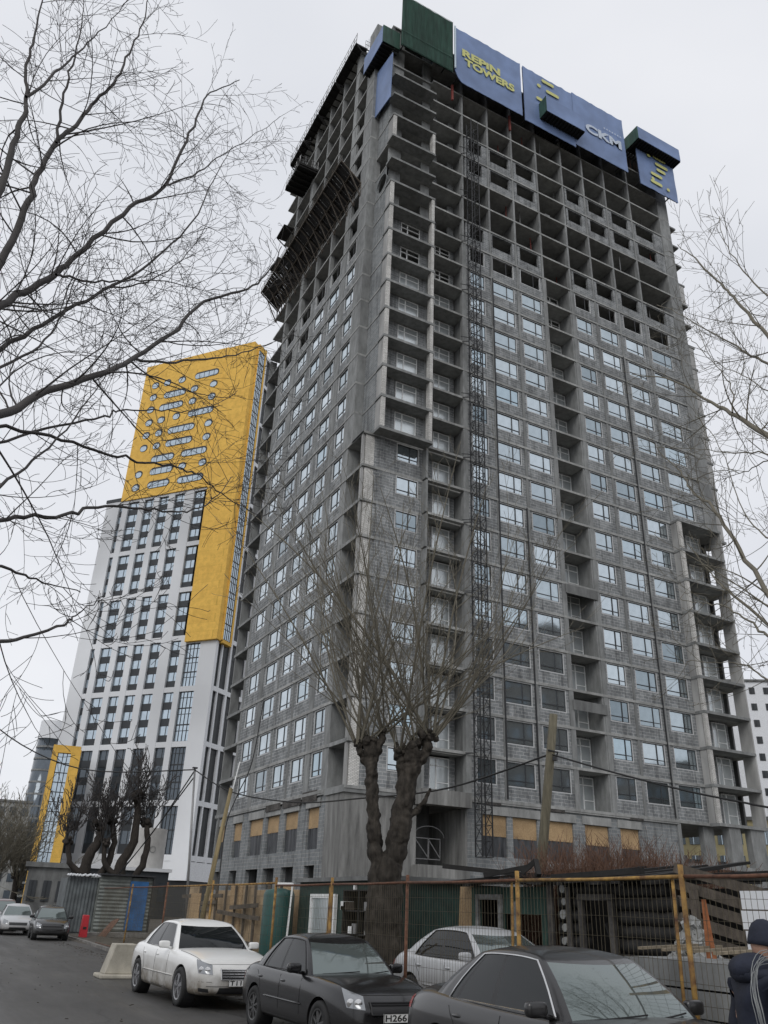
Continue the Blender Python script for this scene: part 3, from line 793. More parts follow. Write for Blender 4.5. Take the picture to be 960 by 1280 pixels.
# ------------------------------------------------------------------ yellow and white tower
def az(a, D): return Vector((math.sin(R(a))*D, math.cos(R(a))*D, 0))
W0 = Vector((38.45, 135.25, 0)); DS = az(-39, 1); DT = az(51, 1)
def TP(s, t, z): return W0+DS*s+DT*t+Vector((0,0,z))
def tbox(mb, s0, s1, t0, t1, z0, z1):
    mb.obox(TP((s0+s1)/2,(t0+t1)/2,(z0+z1)/2), DS*abs(s1-s0)/2, DT*abs(t1-t0)/2, (0,0,abs(z1-z0)/2))
Y = empty('yellow_white_tower', tuple(TP(15, 9, GZ)), 'finished white residential tower with a yellow upper part and round windows', 'building')
ZB = [8.2, 16.35, 25.65, 34.95, 44.2, 53.45, 62.7, 74.4]
STR = [(26.75,27.7),(22.75,25.4),(19.2,21.45),(15.6,17.9),(11.85,14.2),(7.5,9.65)]
w, sd, bk = MB(), MB(), MB()
tbox(bk, .4, 30.6, .8, 20, GZ, 74)
tbox(w, 27.75, 31, .0, 20, GZ, 74.6)
edges = [0.0, 3.35, 6.35, 7.45]+[e for p in reversed(STR) for e in (p[0], p[1])][1:]+[27.7]
piers = [(0,3.3),(6.35,7.5),(9.65,11.85),(14.2,15.6),(17.9,19.2),(21.45,22.75),(25.4,26.75)]
for a, b in piers: tbox(w, a, b, 0, .79, GZ if a > .1 else 5, 74.4 if a > 6.4 else 43.8)
tbox(w, 27.7, 27.749, 0, .7, GZ, 74.4)
for z in ZB: tbox(w, .02 if z < 44 else 6.5, 27.72, .05, .78, z-.45, z+.45)
tbox(w, .03, 27.7, .04, .75, 5.2, 7.7)
tbox(w, 3.3, 6.4, .03, .75, 43.0, 43.9)
def strip(F, a, b, z0, z1, glass=False):
    m = MB(); n = max(1, round((z1-z0)/3.0)); h = (z1-z0)/n
    for i in range(n):
        zt = z1-i*h; zm = zt-h*(1 if glass else .6)
        m.mi = 0; F(m, a, b, .45, .5, zm, zt)
        if not glass: m.mi = 1; F(m, a, b, .38, .5, zt-h, zm-.001)
        m.mi = 2
        if glass:
            for k in range(5): x = a+(b-a)*k/4; F(m, x-.05, x+.05, .38, .449, zm, zt)
            for q in (.02, .36, .98): F(m, a, b, .4, .448, zt-h*q-.05, zt-h*q+.05)
        else:
            for k in (0, .38, 1): x = a+(b-a)*k; F(m, max(a, x-.05), min(b, x+.05), .4, .449, zm, zt)
            F(m, a, b, .4, .448, zm, zm+.08); F(m, a, b, .4, .448, zt-.08, zt)
    return m
for i in range(7):
    z0, z1 = ZB[i]+.45, ZB[i+1]-.45
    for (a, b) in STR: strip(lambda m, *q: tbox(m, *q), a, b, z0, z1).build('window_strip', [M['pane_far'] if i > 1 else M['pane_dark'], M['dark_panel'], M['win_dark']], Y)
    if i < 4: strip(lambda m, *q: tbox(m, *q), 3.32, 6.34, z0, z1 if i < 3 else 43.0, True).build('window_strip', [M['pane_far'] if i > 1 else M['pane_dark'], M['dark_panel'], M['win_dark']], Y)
# right-hand face
def rbox(m, a, b, d0, d1, z0, z1): tbox(m, d0, d1, a, b, z0, z1)
rp = [(0.001,.75),(2.0,2.3),(4.55,5.1),(7.3,7.7),(10,10.6),(13,14),(17,20)]
for a, b in rp: tbox(sd, -.02, .38, a, b, 5, 107 if a > 3.9 else 43)
for z in ZB[:7]+[71.9, 81, 90.3, 99.6, 106.8]: tbox(sd, 0.0, .36, .76 if z < 43 else 4.56, 19.9, z-.4, z+.4)
tbox(sd, .02, .35, 0.76, 19.9, 5, 7.7)
for i in range(4):
    z0, z1 = ZB[i]+.4, (ZB[i+1]-.4 if i < 3 else 43)
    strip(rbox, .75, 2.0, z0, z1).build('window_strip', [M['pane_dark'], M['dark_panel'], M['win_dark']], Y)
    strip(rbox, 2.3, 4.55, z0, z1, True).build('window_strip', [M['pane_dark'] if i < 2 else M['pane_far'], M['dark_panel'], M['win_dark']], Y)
zz = ZB[:7]+[71.9, 81, 90.3, 99.6, 106.8]
for i in range(len(zz)-1):
    strip(rbox, 5.1, 7.3, zz[i]+.4, zz[i+1]-.4, True).build('window_strip', [M['pane_far'], M['dark_panel'], M['win_dark']], Y)
w.build('white_facade', M['white_paint'], Y); sd.build('white_side_facade', M['white_side'], Y)
tbox(bk, .4, 27, .9, 20, 74, 106.5)
bk.build('wall_core', M['dark_panel'], Y)
# yellow part: upper block and the tall box down the corner
yl = MB()
CIRC = [(24.0,101.9),(20.9,101.9),(17.1,101.8),(24.0,98.8),(13.5,98.7),(8.8,98.8),(24.1,95.7),(13.5,95.6),(8.8,95.7),(23.9,92.4),(20.8,92.5),(17.0,92.6),(24.0,89.3),(20.8,89.3),(8.6,89.2),(24.0,86.2),(20.8,86.2),(8.6,86.0),(24.0,80.0),(13.4,80.1),(8.6,80.1),(24.1,77.0)]
PILL = [(13.9,7.9,101.8),(21.3,15.6,98.6),(21.9,15.8,95.6),(14.1,7.9,92.5),(18.6,11.9,89.3),(18.6,12.0,86.2),(21.5,15.8,83.0),(14.1,8.0,83.0),(21.3,15.6,80.1),(21.3,15.9,77.0),(14.1,7.9,76.9)]
tbox(yl, 6.35, 27.3, -.25, .85, 74.4, 107.5)
tbox(yl, -.35, 6.349, -.6, .7, 43.2, 107.0)
tbox(yl, 6.35, 27.3, .9, 19.9, 106.9, 107.5)
# frame on the right-hand face
tbox(yl, -.6, .3, .701, .95, 43.4, 106.9); tbox(yl, -.6, .3, 3.2, 3.8, 42.9, 107.4); tbox(yl, -.62, .3, .951, 3.19, 42.9, 43.5); tbox(yl, -.62, .3, .951, 3.19, 105.9, 107.3)
yl.build('yellow_cladding', M['yellow'], Y)
m = strip(lambda m_, a, b, d0, d1, z0, z1: tbox(m_, d0-.97, d1-.97, a, b, z0, z1), .96, 3.19, 43.51, 105.9, True)
m.build('corner_glazing', [M['pane_far'], M['dark_panel'], M['win_dark']], Y)
def stadium(s0, s1, z, r, t, K=8):
    P = []
    for k in range(K+1): a = -math.pi/2+math.pi*k/K; P.append(TP(s1-r+r*math.cos(a), t, z+r*math.sin(a)))
    for k in range(K+1): a = math.pi/2+math.pi*k/K; P.append(TP(s0+r+r*math.cos(a), t, z+r*math.sin(a)))
    return P
for (s0, s1, z) in [(c-.95, c+.95, z) for c, z in CIRC]+[(b, a, z) for a, b, z in PILL]:
    m = MB(); r = .84
    m.mi = 0; m.prism(stadium(s0, s1, z, r, -.33), DT*.079)
    m.mi = 1; m.prism(stadium(s0+.22, s1-.12, z-.16, r-.24, -.345), DT*.0145)
    m.mi = 0
    n = max(1, round((s1-s0)/1.3))
    for k in range(1, n): x = s0+(s1-s0)*k/n; tbox(m, x-.06, x+.06, -.36, -.346, z-.75, z+.5)
    m.build('round_window', [M['win_dark'], M['pane_far']], Y)
m = MB(); tbox(m, 26.9, 31.2, -.1, 20.1, 74.6, 75.3); m.build('roof_edge', M['dark_panel'], Y)

def simple_block(name, label, a0, a1, D0, D1, h, wall, win, floors, colsn, z0=GZ, wsize=(.55,.5), cat='building', roof=None, group=None):
    """a building whose street face runs from azimuth a0 at D0 to a1 at D1"""
    p, q = az(a0, D0), az(a1, D1); u = (q-p); L = u.length; u.normalize(); nrm = Vector((-u.y, u.x, 0))
    if nrm.dot(p) < 0: nrm = -nrm
    t = empty(name, tuple((p+q)/2+Vector((0,0,z0))), label, cat, group)
    m = MB(); m.obox((p+q)/2+nrm*6+Vector((0,0,(z0+h)/2)), u*L/2, nrm*6, (0,0,(h-z0)/2)); m.build('wall', wall, t)
    fh = (h-z0-1)/floors; bw = L/colsn
    for i in range(colsn):
        for j in range(floors):
            g = MB(); c = p+u*(bw*(i+.5))+Vector((0,0,z0+.6+fh*(j+.55)))
            g.obox(c-nrm*.02, u*bw*wsize[0]/2, nrm*.06, (0,0,fh*wsize[1]/2))
            g.beam(c-nrm*.1-u*bw*.05-Vector((0,0,fh*wsize[1]/2)), c-nrm*.1-u*bw*.05+Vector((0,0,fh*wsize[1]/2)), .08); g.build('window', win, t)
    m = MB(); m.obox((p+q)/2+nrm*6+Vector((0,0,h+.2)), u*(L/2+.3), nrm*6.3, (0,0,.2)); m.build('roof', roof or M['concrete_dark'], t)
    return t
simple_block('apartment_tower', 'white tower with rows of small windows at the far right edge behind the grey tower', 50.2, 56, 172, 178, 45, M['white_side'], M['dark_panel'], 14, 7, wsize=(.4,.42))
simple_block('apartment_tower', 'narrow grey glazed tower slice just left of the white tower at the far right', 48.9, 50.1, 168, 168, 38, M['concrete'], M['pane_dark'], 12, 2, wsize=(.6,.6))
simple_block('office_building', 'low building with yellow bands and blue glass seen under the right-hand balconies', 46.5, 58, 112, 112, 13, M['yellow_pale'] if 'yellow_pale' in M else M['osb'], M['pane_far'], 4, 14, wsize=(.72,.6))
simple_block('apartment_block', 'long grey apartment block behind the bare trees at the far left edge', -3, 6.0, 200, 200, 20, M['concrete_light'], M['pane_dark'], 6, 14)
simple_block('low_building', 'low dark flat-roofed building left of the striped shed', 6.6, 9.0, 84, 84, 4.2, M['concrete_dark'], M['dark_panel'], 1, 3)
simple_block('shop_row', 'dark flat-roofed shop front at the foot of the yellow and white tower', 8.5, 14.8, 118, 121, 5.4, M['dark_panel'], M['pane_dark'], 1, 9, roof=M['white_paint'])
simple_block('apartment_tower', 'brown brick tower mirrored in the lower windows of the grey tower', 113.5, 127, 138, 145, 68, M['wood_old'], M['pane_dark'], 12, 8)
simple_block('apartment_tower', 'lower brick block mirrored in the lower windows of the grey tower', 98, 113, 150, 142, 33, M['wood_old'], M['pane_dark'], 8, 12)
t = empty('glass_shaft', (19.3,147.5,GZ), 'tall glass stair shaft framed in yellow at the left foot of the white tower', 'building')
m = MB(); p, q = Vector((17.1,148,0)), Vector((21.3,147.2,0)); u = (q-p).normalized(); nn = Vector((u.y,-u.x,0)); L = (q-p).length
m.obox((p+q)/2-nn*3+Vector((0,0,11.8)), u*L/2, nn*3, (0,0,11.9)); m.build('core', M['dark_panel'], t)
m = MB()
for c, hw in ((.45,.45),(L-.6,.75)): m.obox(p+u*c+nn*.2+Vector((0,0,12)), u*hw, nn*.5, (0,0,12.1))
m.obox(p+u*L/2+nn*.2+Vector((0,0,24)), u*(L/2), nn*.52, (0,0,.6)); m.build('yellow_frame', M['yellow'], t)
m = MB(); m.obox(p+u*2.0+nn*.1+Vector((0,0,11.8)), u*1.15, nn*.1, (0,0,11.7)); m.build('pane', M['pane_far'], t)
m = MB()
for i in range(15): m.obox(p+u*2.0+nn*.25+Vector((0,0,.8+i*1.5)), u*1.25, nn*.06, (0,0,.06))
for k in (-1.2,-.3,.4,1.2): m.obox(p+u*(2.0+k*.9)+nn*.26+Vector((0,0,11.8)), u*.06, nn*.05, (0,0,11.7))
m.build('mullion_grid', M['win_dark'], t)
t = empty('round_tower', (28.8,258.4,GZ), 'slim round glass tower with a pale crown, far away at the left', 'building')
m = MB(); m.cyl((28.8,258.4,GZ),(28.8,258.4,43),3.6,28); m.build('glazing', M['pane_dark'], t, smooth=True)
m = MB(); m.cyl((28.8,258.4,43),(28.8,258.4,48),3.7,28); m.build('crown', M['white_side'], t)
m = MB()
for i in range(13): m.cyl((28.8,258.4,2+i*3.2),(28.8,258.4,2.5+i*3.2),3.66,28)
m.build('floor_bands', M['concrete'], t)
t = empty('round_pavilion', (29,121.6,GZ), 'plain white cylindrical ventilation drum in front of the white tower', 'pavilion')
m = MB(); m.cyl((28.8,121.6,GZ),(28.8,121.6,10.9),2.25,40); m.build('drum', M['drum'], t, smooth=False)
m = MB(); m.lathe([(.35,0),(.42,0),(.42,.12),(.35,.12)], Matrix.Translation((28.9,119.3,8.2)), 24); m.build('ring', M['concrete'], t)

# ------------------------------------------------------------------ ground
def sheet(name, poly, z, mat):
    m = MB(); m.quad(*[(x,y,z) for x,y in poly]); o = m.build(name, mat); o['kind'] = 'structure'; return o
sheet('ground', [(-1500,-1500),(1500,-1500),(1500,1800),(-1500,1800)], GZ-.012, M['mud'])
sheet('road', [(-3.5,-60),(7.35,-60),(7.5,30),(8.2,45),(9,400),(-3,400)], GZ, M['asphalt'])
def kerb(pts):
    for i in range(len(pts)-1):
        pass
m = MB(); K = [(7.45,-20),(7.6,30),(8.3,45),(9.2,200)]
for (a, b), (c, d) in zip(K[:-1], K[1:]): m.beam((a,b,GZ+.03),(c,d,GZ+.03),.15,.14)
m.beam((-3.6,-40,GZ+.03),(-3.1,300,GZ+.03),.15,.14)
o = m.build('kerb', M['kerb']); o['kind'] = 'structure'
def heap(name, x0,x1,y0,y1,h,mat,seed,n=40,kind='structure'):
    r = random.Random(seed); m = MB(); g = {}
    from mathutils import noise as NZ
    for i in range(n+1):
        for j in range(n+1):
            u, v = i/n, j/n; e = min(1, 6*min(u,1-u))*min(1, 6*min(v,1-v))
            z = GZ-.05+e*h*(.5+.9*NZ.noise(Vector((u*4+seed,v*4,0)))+.15*NZ.noise(Vector((u*20,v*20,seed))))
            g[i,j] = len(m.v); m.v.append((x0+(x1-x0)*u, y0+(y1-y0)*v, z))
    for i in range(n):
        for j in range(n): m.f.append((g[i,j],g[i+1,j],g[i+1,j+1],g[i,j+1])); m.m.append(0)
    o = m.build(name, mat, smooth=True, recalc=False); o['kind'] = kind; return o
heap('spoil_mound', 12.5, 31, 10, 48, 1.1, M['mud'], 3)
heap('verge', 7.7, 12.5, 4, 60, .25, M['mud'], 8)

# ------------------------------------------------------------------ trees
def bez(pts, k=5):
    P = [Vector(p) for p in pts]; out = []
    for i in range(len(P)-1):
        a, b, c, d = P[max(i-1,0)], P[i], P[i+1], P[min(i+2,len(P)-1)]
        for j in range(k):
            t = j/k; out.append(.5*((2*b)+(c-a)*t+(2*a-5*b+4*c-d)*t*t+(3*b-a-3*c+d)*t**3))
    out.append(P[-1]); return out
def grow(mb, rg, p, d, L, r, lvl, up=.0, spread=.55, wob=.12, every=.28, tw=.35, minr=.003, segs=6):
    """a bare shoot from p along d; side twigs off it down to level 0"""
    pts, rad = [p.copy()], [r]; d = d.normalized(); q = p.copy(); side = rg.choice((-1,1))
    bend = Vector((rg.uniform(-1,1),rg.uniform(-1,1),rg.uniform(-.8,1)))*wob*1.5
    for i in range(segs):
        d = (d+bend*.5+Vector((rg.gauss(0,wob),rg.gauss(0,wob),rg.gauss(0,wob)))*.14+Vector((0,0,up))).normalized()
        q = q+d*L/segs; pts.append(q.copy()); rad.append(max(minr, r*(1-(i+1)/segs*.8)))
    mb.tube(pts, rad, 3 if r < .012 else (4 if r < .03 else 6), caps=False)
    if lvl <= 0: return
    n = max(2, int(L/every))
    for k in range(n):
        t = (k+rg.uniform(.2,1))/n
        if t < .12: continue
        f = t*segs; i = min(int(f), segs-1); o = pts[i].lerp(pts[i+1], min(f-i,1)); dd = (pts[i+1]-pts[i]).normalized()
        a = dd.orthogonal(); a.rotate(Matrix.Rotation(rg.uniform(0,6.28), 3, dd))
        nd = (dd*math.cos(spread)+a*math.sin(spread)*rg.uniform(.7,1.4))
        grow(mb, rg, o, nd, L*tw*rg.uniform(.5,1.3)*(1.15-t*.6), max(minr, rad[i]*.5), lvl-1, up, spread, wob, every*.62, tw*1.15, minr, max(4, segs-1))
def tree_limbs(name, label, loc, limbs, trunk, seed, mats, group=None, sub=1.9, dens=.36, lvl=2, minr=.0035, up=.0, wob=.14):
    t = empty(name, loc, label, 'tree', group); rg = random.Random(seed)
    m = MB()
    for pts, rad in trunk: m.tube(bez(pts, 4), [rad[0]+(rad[1]-rad[0])*i/((len(pts)-1)*4) for i in range((len(pts)-1)*4+1)], 12)
    m.build('trunk', mats[0], t, smooth=True)
    m = MB()
    for pts, r in limbs:
        P = bez(pts, 5); k = len(P); rad = [max(.006, r*(1-.85*i/(k-1))) for i in range(k)]
        P = [p+Vector((rg.gauss(0,.012),rg.gauss(0,.012),rg.gauss(0,.012))) for p in P]
        m.tube(P, rad, 7, caps=False)
        L = sum((P[i+1]-P[i]).length for i in range(k-1)); n = int(L/dens)
        for q in range(n):
            f = (q+rg.random())/n*(k-1.01); i = int(f); o = P[i].lerp(P[i+1], f-i); dd = (P[i+1]-P[i]).normalized()
            a = dd.orthogonal(); a.rotate(Matrix.Rotation(rg.uniform(0,6.28), 3, dd))
            nd = dd*.62+a*.78; s = sub*rg.uniform(.4,1.25)*(1.1-.5*f/k)
            grow(m, rg, o, nd, s, min(.013, max(.0055, rad[i]*.36)), lvl-1, up, .6, wob, .26, .44, minr, 8)
    m.build('crown', mats[1], t, smooth=True, recalc=False)
    return t
LEFT= [([(-1.05, 9.44, 8.07), (-0.76, 9.62, 9.04), (-0.68, 9.78, 10.16), (-0.67, 9.93, 10.99), (-0.58, 10.08, 11.86), (-0.39, 10.24, 12.54), (-0.21, 10.4, 13.41), (0.0, 10.55, 14.27), (0.07, 10.7, 15.2), (0.19, 10.85, 16.3), (0.14, 11.0, 17.45)], 0.055), ([(-0.57, 9.98, 11.76), (-0.64, 9.98, 12.61), (-0.66, 9.98, 13.48), (-0.71, 9.97, 14.45), (-0.82, 9.97, 15.27)], 0.025), ([(-0.93, 8.45, 8.46), (-0.91, 8.52, 9.23), (-0.93, 8.59, 9.93), (-0.93, 8.66, 10.64), (-0.97, 8.73, 11.02), (-1.11, 8.79, 11.69), (-1.14, 8.86, 12.56), (-1.23, 8.92, 13.43)], 0.05), ([(-0.96, 8.65, 10.94), (-0.76, 8.87, 11.86), (-0.57, 9.08, 12.69), (-0.35, 9.29, 13.74), (-0.08, 9.5, 15.05)], 0.022), ([(-0.96, 9.45, 7.67), (-0.63, 9.78, 8.5), (-0.49, 10.09, 8.98), (-0.11, 10.4, 9.76), (0.19, 10.7, 10.66), (0.72, 10.98, 12.06), (1.18, 11.24, 13.03), (1.44, 11.51, 14.66), (1.63, 11.79, 15.99), (1.78, 12.07, 16.86), (2.37, 12.27, 17.91)], 0.06), ([(1.17, 11.14, 12.93), (1.75, 11.39, 13.87), (2.16, 11.65, 14.84), (2.82, 11.84, 16.03), (3.32, 12.05, 17.11)], 0.018), ([(-0.85, 10.47, 7.88), (-0.3, 10.85, 8.89), (0.17, 11.21, 9.83), (0.77, 11.55, 10.82), (1.39, 11.85, 12.0), (1.92, 12.13, 13.37), (2.22, 12.45, 14.93), (2.57, 12.74, 16.47)], 0.038), ([(0.73, 11.48, 10.72), (1.29, 11.8, 11.32), (1.84, 12.11, 12.36), (2.22, 12.43, 13.56), (2.39, 12.78, 14.68)], 0.016), ([(-0.1, 10.0, 9.45), (0.25, 10.4, 9.82), (0.75, 10.77, 10.31), (1.38, 11.11, 10.89), (2.21, 11.39, 11.26), (3.03, 11.61, 11.83)], 0.02), ([(-0.48, 7.99, 5.79), (-0.24, 8.44, 6.24), (0.16, 8.89, 6.93), (0.75, 9.3, 7.67), (1.08, 9.72, 8.27), (1.57, 10.1, 9.14), (2.06, 10.46, 10.23), (2.81, 10.75, 11.07), (3.21, 11.1, 11.93), (3.53, 11.47, 12.94)], 0.055), ([(1.11, 9.94, 8.42), (1.68, 10.47, 8.95), (2.35, 10.95, 9.56), (3.02, 11.41, 10.24), (3.81, 11.8, 11.1), (4.29, 12.27, 11.86)], 0.022), ([(-0.35, 9.99, 6.57), (0.3, 10.42, 7.3), (1.0, 10.81, 7.93), (1.24, 11.22, 8.35), (1.89, 11.56, 8.76), (2.45, 11.89, 9.12), (2.94, 12.22, 9.63), (3.34, 12.56, 10.22)], 0.02), ([(-0.19, 8.5, 5.03), (0.17, 8.81, 5.27), (0.65, 9.1, 5.55), (1.0, 9.38, 5.87), (1.54, 9.63, 6.11), (2.05, 9.85, 6.27), (2.42, 10.09, 6.57), (2.71, 10.34, 6.96), (2.92, 10.6, 7.41)], 0.026), ([(-0.41, 9.49, 6.63), (0.31, 9.81, 6.86), (1.03, 10.07, 6.96), (1.49, 10.33, 7.11), (2.1, 10.54, 7.28), (2.48, 10.78, 7.38), (2.91, 11.0, 7.29), (3.53, 11.14, 7.18), (3.92, 11.34, 7.39)], 0.024), ([(-0.21, 8.5, 5.12), (-0.0, 8.87, 5.72), (0.32, 9.24, 6.41), (0.65, 9.6, 7.4), (0.87, 9.96, 8.27)], 0.022), ([(0.1, 8.0, 3.68), (0.42, 8.24, 3.83), (0.83, 8.46, 4.12), (0.96, 8.7, 4.32), (1.21, 8.92, 4.64)], 0.022), ([(-0.09, 8.0, 4.45), (0.28, 8.33, 4.52), (0.62, 8.64, 4.57), (0.97, 8.95, 4.65)], 0.018), ([(-0.52, 8.98, 6.96), (-0.12, 9.5, 7.79), (0.1, 10.0, 8.74), (0.18, 10.5, 9.86), (0.32, 11.0, 11.14)], 0.02)]
RIGHT= [([(9.36, 5.78, 7.24), (9.63, 6.46, 8.11), (9.87, 7.17, 9.0), (10.18, 7.75, 9.64), (10.35, 8.51, 10.58), (10.29, 9.49, 11.34)], 0.05), ([(9.43, 5.67, 8.62), (9.61, 6.13, 9.7), (9.77, 6.62, 10.84), (9.99, 7.01, 11.57), (10.11, 7.51, 12.63), (10.27, 7.98, 13.42)], 0.035), ([(9.71, 7.05, 8.88), (9.95, 7.14, 9.33), (10.11, 7.35, 9.91), (10.16, 7.7, 10.65), (10.23, 8.02, 11.24)], 0.015), ([(9.85, 5.93, 8.87), (10.08, 6.52, 9.63), (10.31, 7.07, 10.35), (10.51, 7.65, 11.14), (10.61, 8.34, 12.09), (10.7, 9.03, 12.93)], 0.025), ([(9.31, 5.86, 7.26), (9.52, 6.44, 7.77), (9.63, 7.16, 8.19), (9.8, 7.76, 8.59), (9.89, 8.43, 8.99)], 0.015), ([(9.29, 5.9, 7.03), (9.52, 6.46, 7.68), (9.73, 7.03, 7.81), (9.93, 7.59, 8.16), (10.01, 8.3, 8.34)], 0.012), ([(8.67, 5.92, 4.72), (9.0, 6.47, 5.54), (9.29, 7.06, 6.58), (9.6, 7.6, 7.43), (9.92, 8.14, 7.99), (10.26, 8.65, 8.73), (10.47, 9.29, 9.6)], 0.04), ([(9.06, 6.23, 4.66), (9.5, 6.91, 5.34), (9.83, 7.72, 6.16), (10.31, 8.32, 6.66), (10.68, 9.05, 7.61)], 0.03), ([(9.06, 6.23, 4.66), (9.2, 6.73, 5.07), (9.4, 7.13, 5.44), (9.54, 7.6, 5.82), (9.68, 8.06, 6.01), (9.77, 8.58, 6.25)], 0.022), ([(9.01, 6.32, 4.08), (9.23, 6.86, 4.52), (9.47, 7.37, 4.89), (9.67, 7.92, 5.07), (9.77, 8.58, 5.26)], 0.015), ([(9.14, 6.12, 6.03), (9.41, 6.61, 6.5), (9.67, 7.1, 7.16), (9.96, 7.55, 8.57), (10.18, 8.08, 9.54)], 0.015), ([(9.46, 5.61, 9.59), (9.55, 5.95, 10.3), (9.62, 6.3, 11.12), (9.72, 6.61, 12.11), (9.93, 6.74, 12.89)], 0.018), ([(9.34, 5.8, 8.27), (9.61, 6.31, 8.8), (9.87, 6.82, 9.5), (10.03, 7.46, 10.28), (10.34, 7.88, 11.56)], 0.012)]

tree_limbs('bare_tree', 'large bare tree whose long branches reach in from the left edge across the sky', (-2.6,8.6,GZ), LEFT,
    [([(-2.6,8.6,GZ),(-2.6,8.6,2),(-2.4,8.7,4.5),(-1.9,8.9,6.5),(-1.5,9.2,8)],(.3,.12)), ([(-2.45,8.7,4),(-1.4,8.4,5),(-.48,7.99,5.79)],(.12,.055)),
     ([(-2.3,8.8,5.4),(-1.5,9.2,6.9),(-.96,9.45,7.67)],(.1,.06)), ([(-2.3,8.8,5.4),(-1.4,8.6,7.4),(-.93,8.45,8.46)],(.09,.05)), ([(-1.5,9.2,8),(-1.05,9.44,8.07)],(.08,.055)),
     ([(-2,8.9,6.4),(-1.3,9.8,7.2),(-.85,10.47,7.88)],(.07,.04)), ([(-2.4,8.7,3.6),(-1,8.3,3.6),(.1,8,3.68)],(.05,.022)), ([(-2.4,8.7,4.2),(-1,8.4,4.6),(-.19,8.5,5.03)],(.06,.026))],
    11, [M['bark_grey'], M['twig_dark']], sub=2.0, dens=.3, lvl=3, wob=.2, minr=.0032)
tree_limbs('bare_tree', 'bare tree whose fine twiggy branches reach in from the right edge', (9.6,4.6,GZ), RIGHT,
    [([(9.6,4.6,GZ),(9.6,4.6,2),(9.5,4.9,4),(9.3,5.3,6),(9.3,5.5,8),(9.4,5.5,9.6)],(.24,.06)), ([(9.55,4.8,3),(9,5.6,4.2),(8.67,5.92,4.72)],(.08,.04)), ([(9.3,5.3,6),(9.33,5.6,6.8),(9.36,5.78,7.24)],(.08,.05))],
    23, [M['bark_grey'], M['twig']], sub=1.4, dens=.27, up=.03, lvl=3, minr=.003)
# the big pollard behind the fence
def pollard(name, label, loc, stems, heads, seed, n, L, mats, group=None, minr=.006, sp=.7, sc_=1.0, lvl=2, spread_out=False):
    t = empty(name, loc, label, 'tree', group); rg = random.Random(seed); m = MB()
    for pts, rr in stems:
        P = bez(pts, 6); k = len(P); rads = []
        for i in range(k):
            f = i/(k-1)*(len(rr)-1); a = int(min(f, len(rr)-2)); rads.append((rr[a]+(rr[a+1]-rr[a])*(f-a))*(1+rg.uniform(-.07,.09)))
        P = [p+Vector((rg.gauss(0,.03),rg.gauss(0,.03),0))*sc_ for p in P]
        m.tube(P, rads, 14)
    for h, r in heads:
        h = Vector(h)
        for q in range(9):
            c = h+Vector((rg.uniform(-1,1)*r*.8,rg.uniform(-1,1)*r*.8,rg.uniform(-.5,.6)*r)); s = r*rg.uniform(.3,.55)
            m.tube([c-Vector((0,0,s)),c-Vector((0,0,s*.5)),c,c+Vector((0,0,s*.5)),c+Vector((0,0,s))],[s*.3,s*.85,s,s*.8,s*.25],8)
    m.build('trunk', mats[0], t, smooth=True)
    m = MB()
    for h, r in heads:
        h = Vector(h)
        for q in range(int(n)):
            a = rg.uniform(0,6.28); e = rg.uniform(0,.72)**.8*sp if spread_out else abs(rg.gauss(0,.42))*sp/.7
            d = Vector((math.cos(a)*math.sin(e),math.sin(a)*math.sin(e),math.cos(e)))
            o = h+Vector((math.cos(a)*r*.6,math.sin(a)*r*.6,rg.uniform(-.3,.4)*r))
            ll = L*rg.uniform(.45,1.05)
            grow(m, rg, o, d, ll, rg.uniform(.010,.032)*ll/6*1.2, lvl, .035*(1 if e < .6 else 1.3), .42, .085, ll*.09, .30, minr, 9)
    m.build('crown', mats[1], t, smooth=True, recalc=False)
    return t
K_ = 1.11
def far(p): return (p[0]*K_, p[1]*K_, 1.65+(p[2]-1.65)*K_)
BIG = pollard('pollard_tree', 'big forked pollard with rough bark and long bare shoots right behind the fence', (9.5,17.6,GZ),
    [([(9.62,17.5,-.4),(9.59,17.55,1.05),(9.55,17.57,2.39),(9.71,17.48,2.98),(9.82,17.42,3.84),(9.95,17.35,4.74),(10.07,17.28,5.2)],(.42,.38,.32,.25,.25,.23,.26)),
     ([(9.42,17.6,-.4),(9.41,17.65,1.04),(9.36,17.66,2.38),(9.25,17.73,3.3),(9.2,17.76,4.26),(9.14,17.79,4.89),(9.12,17.8,5.4)],(.36,.3,.2,.16,.14,.16,.17)),
     ([(9.95,17.35,4.5),(10.2,17.2,5.0),(10.39,17.09,5.5)],(.15,.13,.12)), ([(9.15,17.8,4.7),(9.3,17.7,5.2),(9.39,17.66,5.55)],(.11,.09,.09)),
     ([(9.88,17.4,4.2),(9.76,17.46,4.8),(9.74,17.47,5.15)],(.14,.12,.13)), ([(9.15,17.8,4.7),(8.95,17.9,5.0),(8.86,17.93,5.25)],(.09,.08,.08)),
     ([(9.9,17.4,3.6),(10.2,17.2,3.9),(10.35,17.1,4.3)],(.08,.06,.03))],
    [((9.12,17.81,5.4),.2),((10.1,17.26,5.35),.27),((10.39,17.09,5.5),.17),((9.39,17.66,5.55),.14),((9.74,17.47,5.17),.18),((8.86,17.93,5.25),.12)], 5, 11, 7.4, [M['bark'], M['twig']], minr=.0045, sp=1.25, spread_out=True)
dt = bpy.data.textures.new('bark_relief', 'CLOUDS'); dt.noise_scale = .13; dt.noise_depth = 4
for ch in BIG.children:
    if ch.name.startswith('trunk'):
        sb = ch.modifiers.new('s','SUBSURF'); sb.levels = 2; sb.render_levels = 2
        dp = ch.modifiers.new('d','DISPLACE'); dp.texture = dt; dp.strength = .11; dp.mid_level = .5; dp.texture_coords = 'LOCAL'
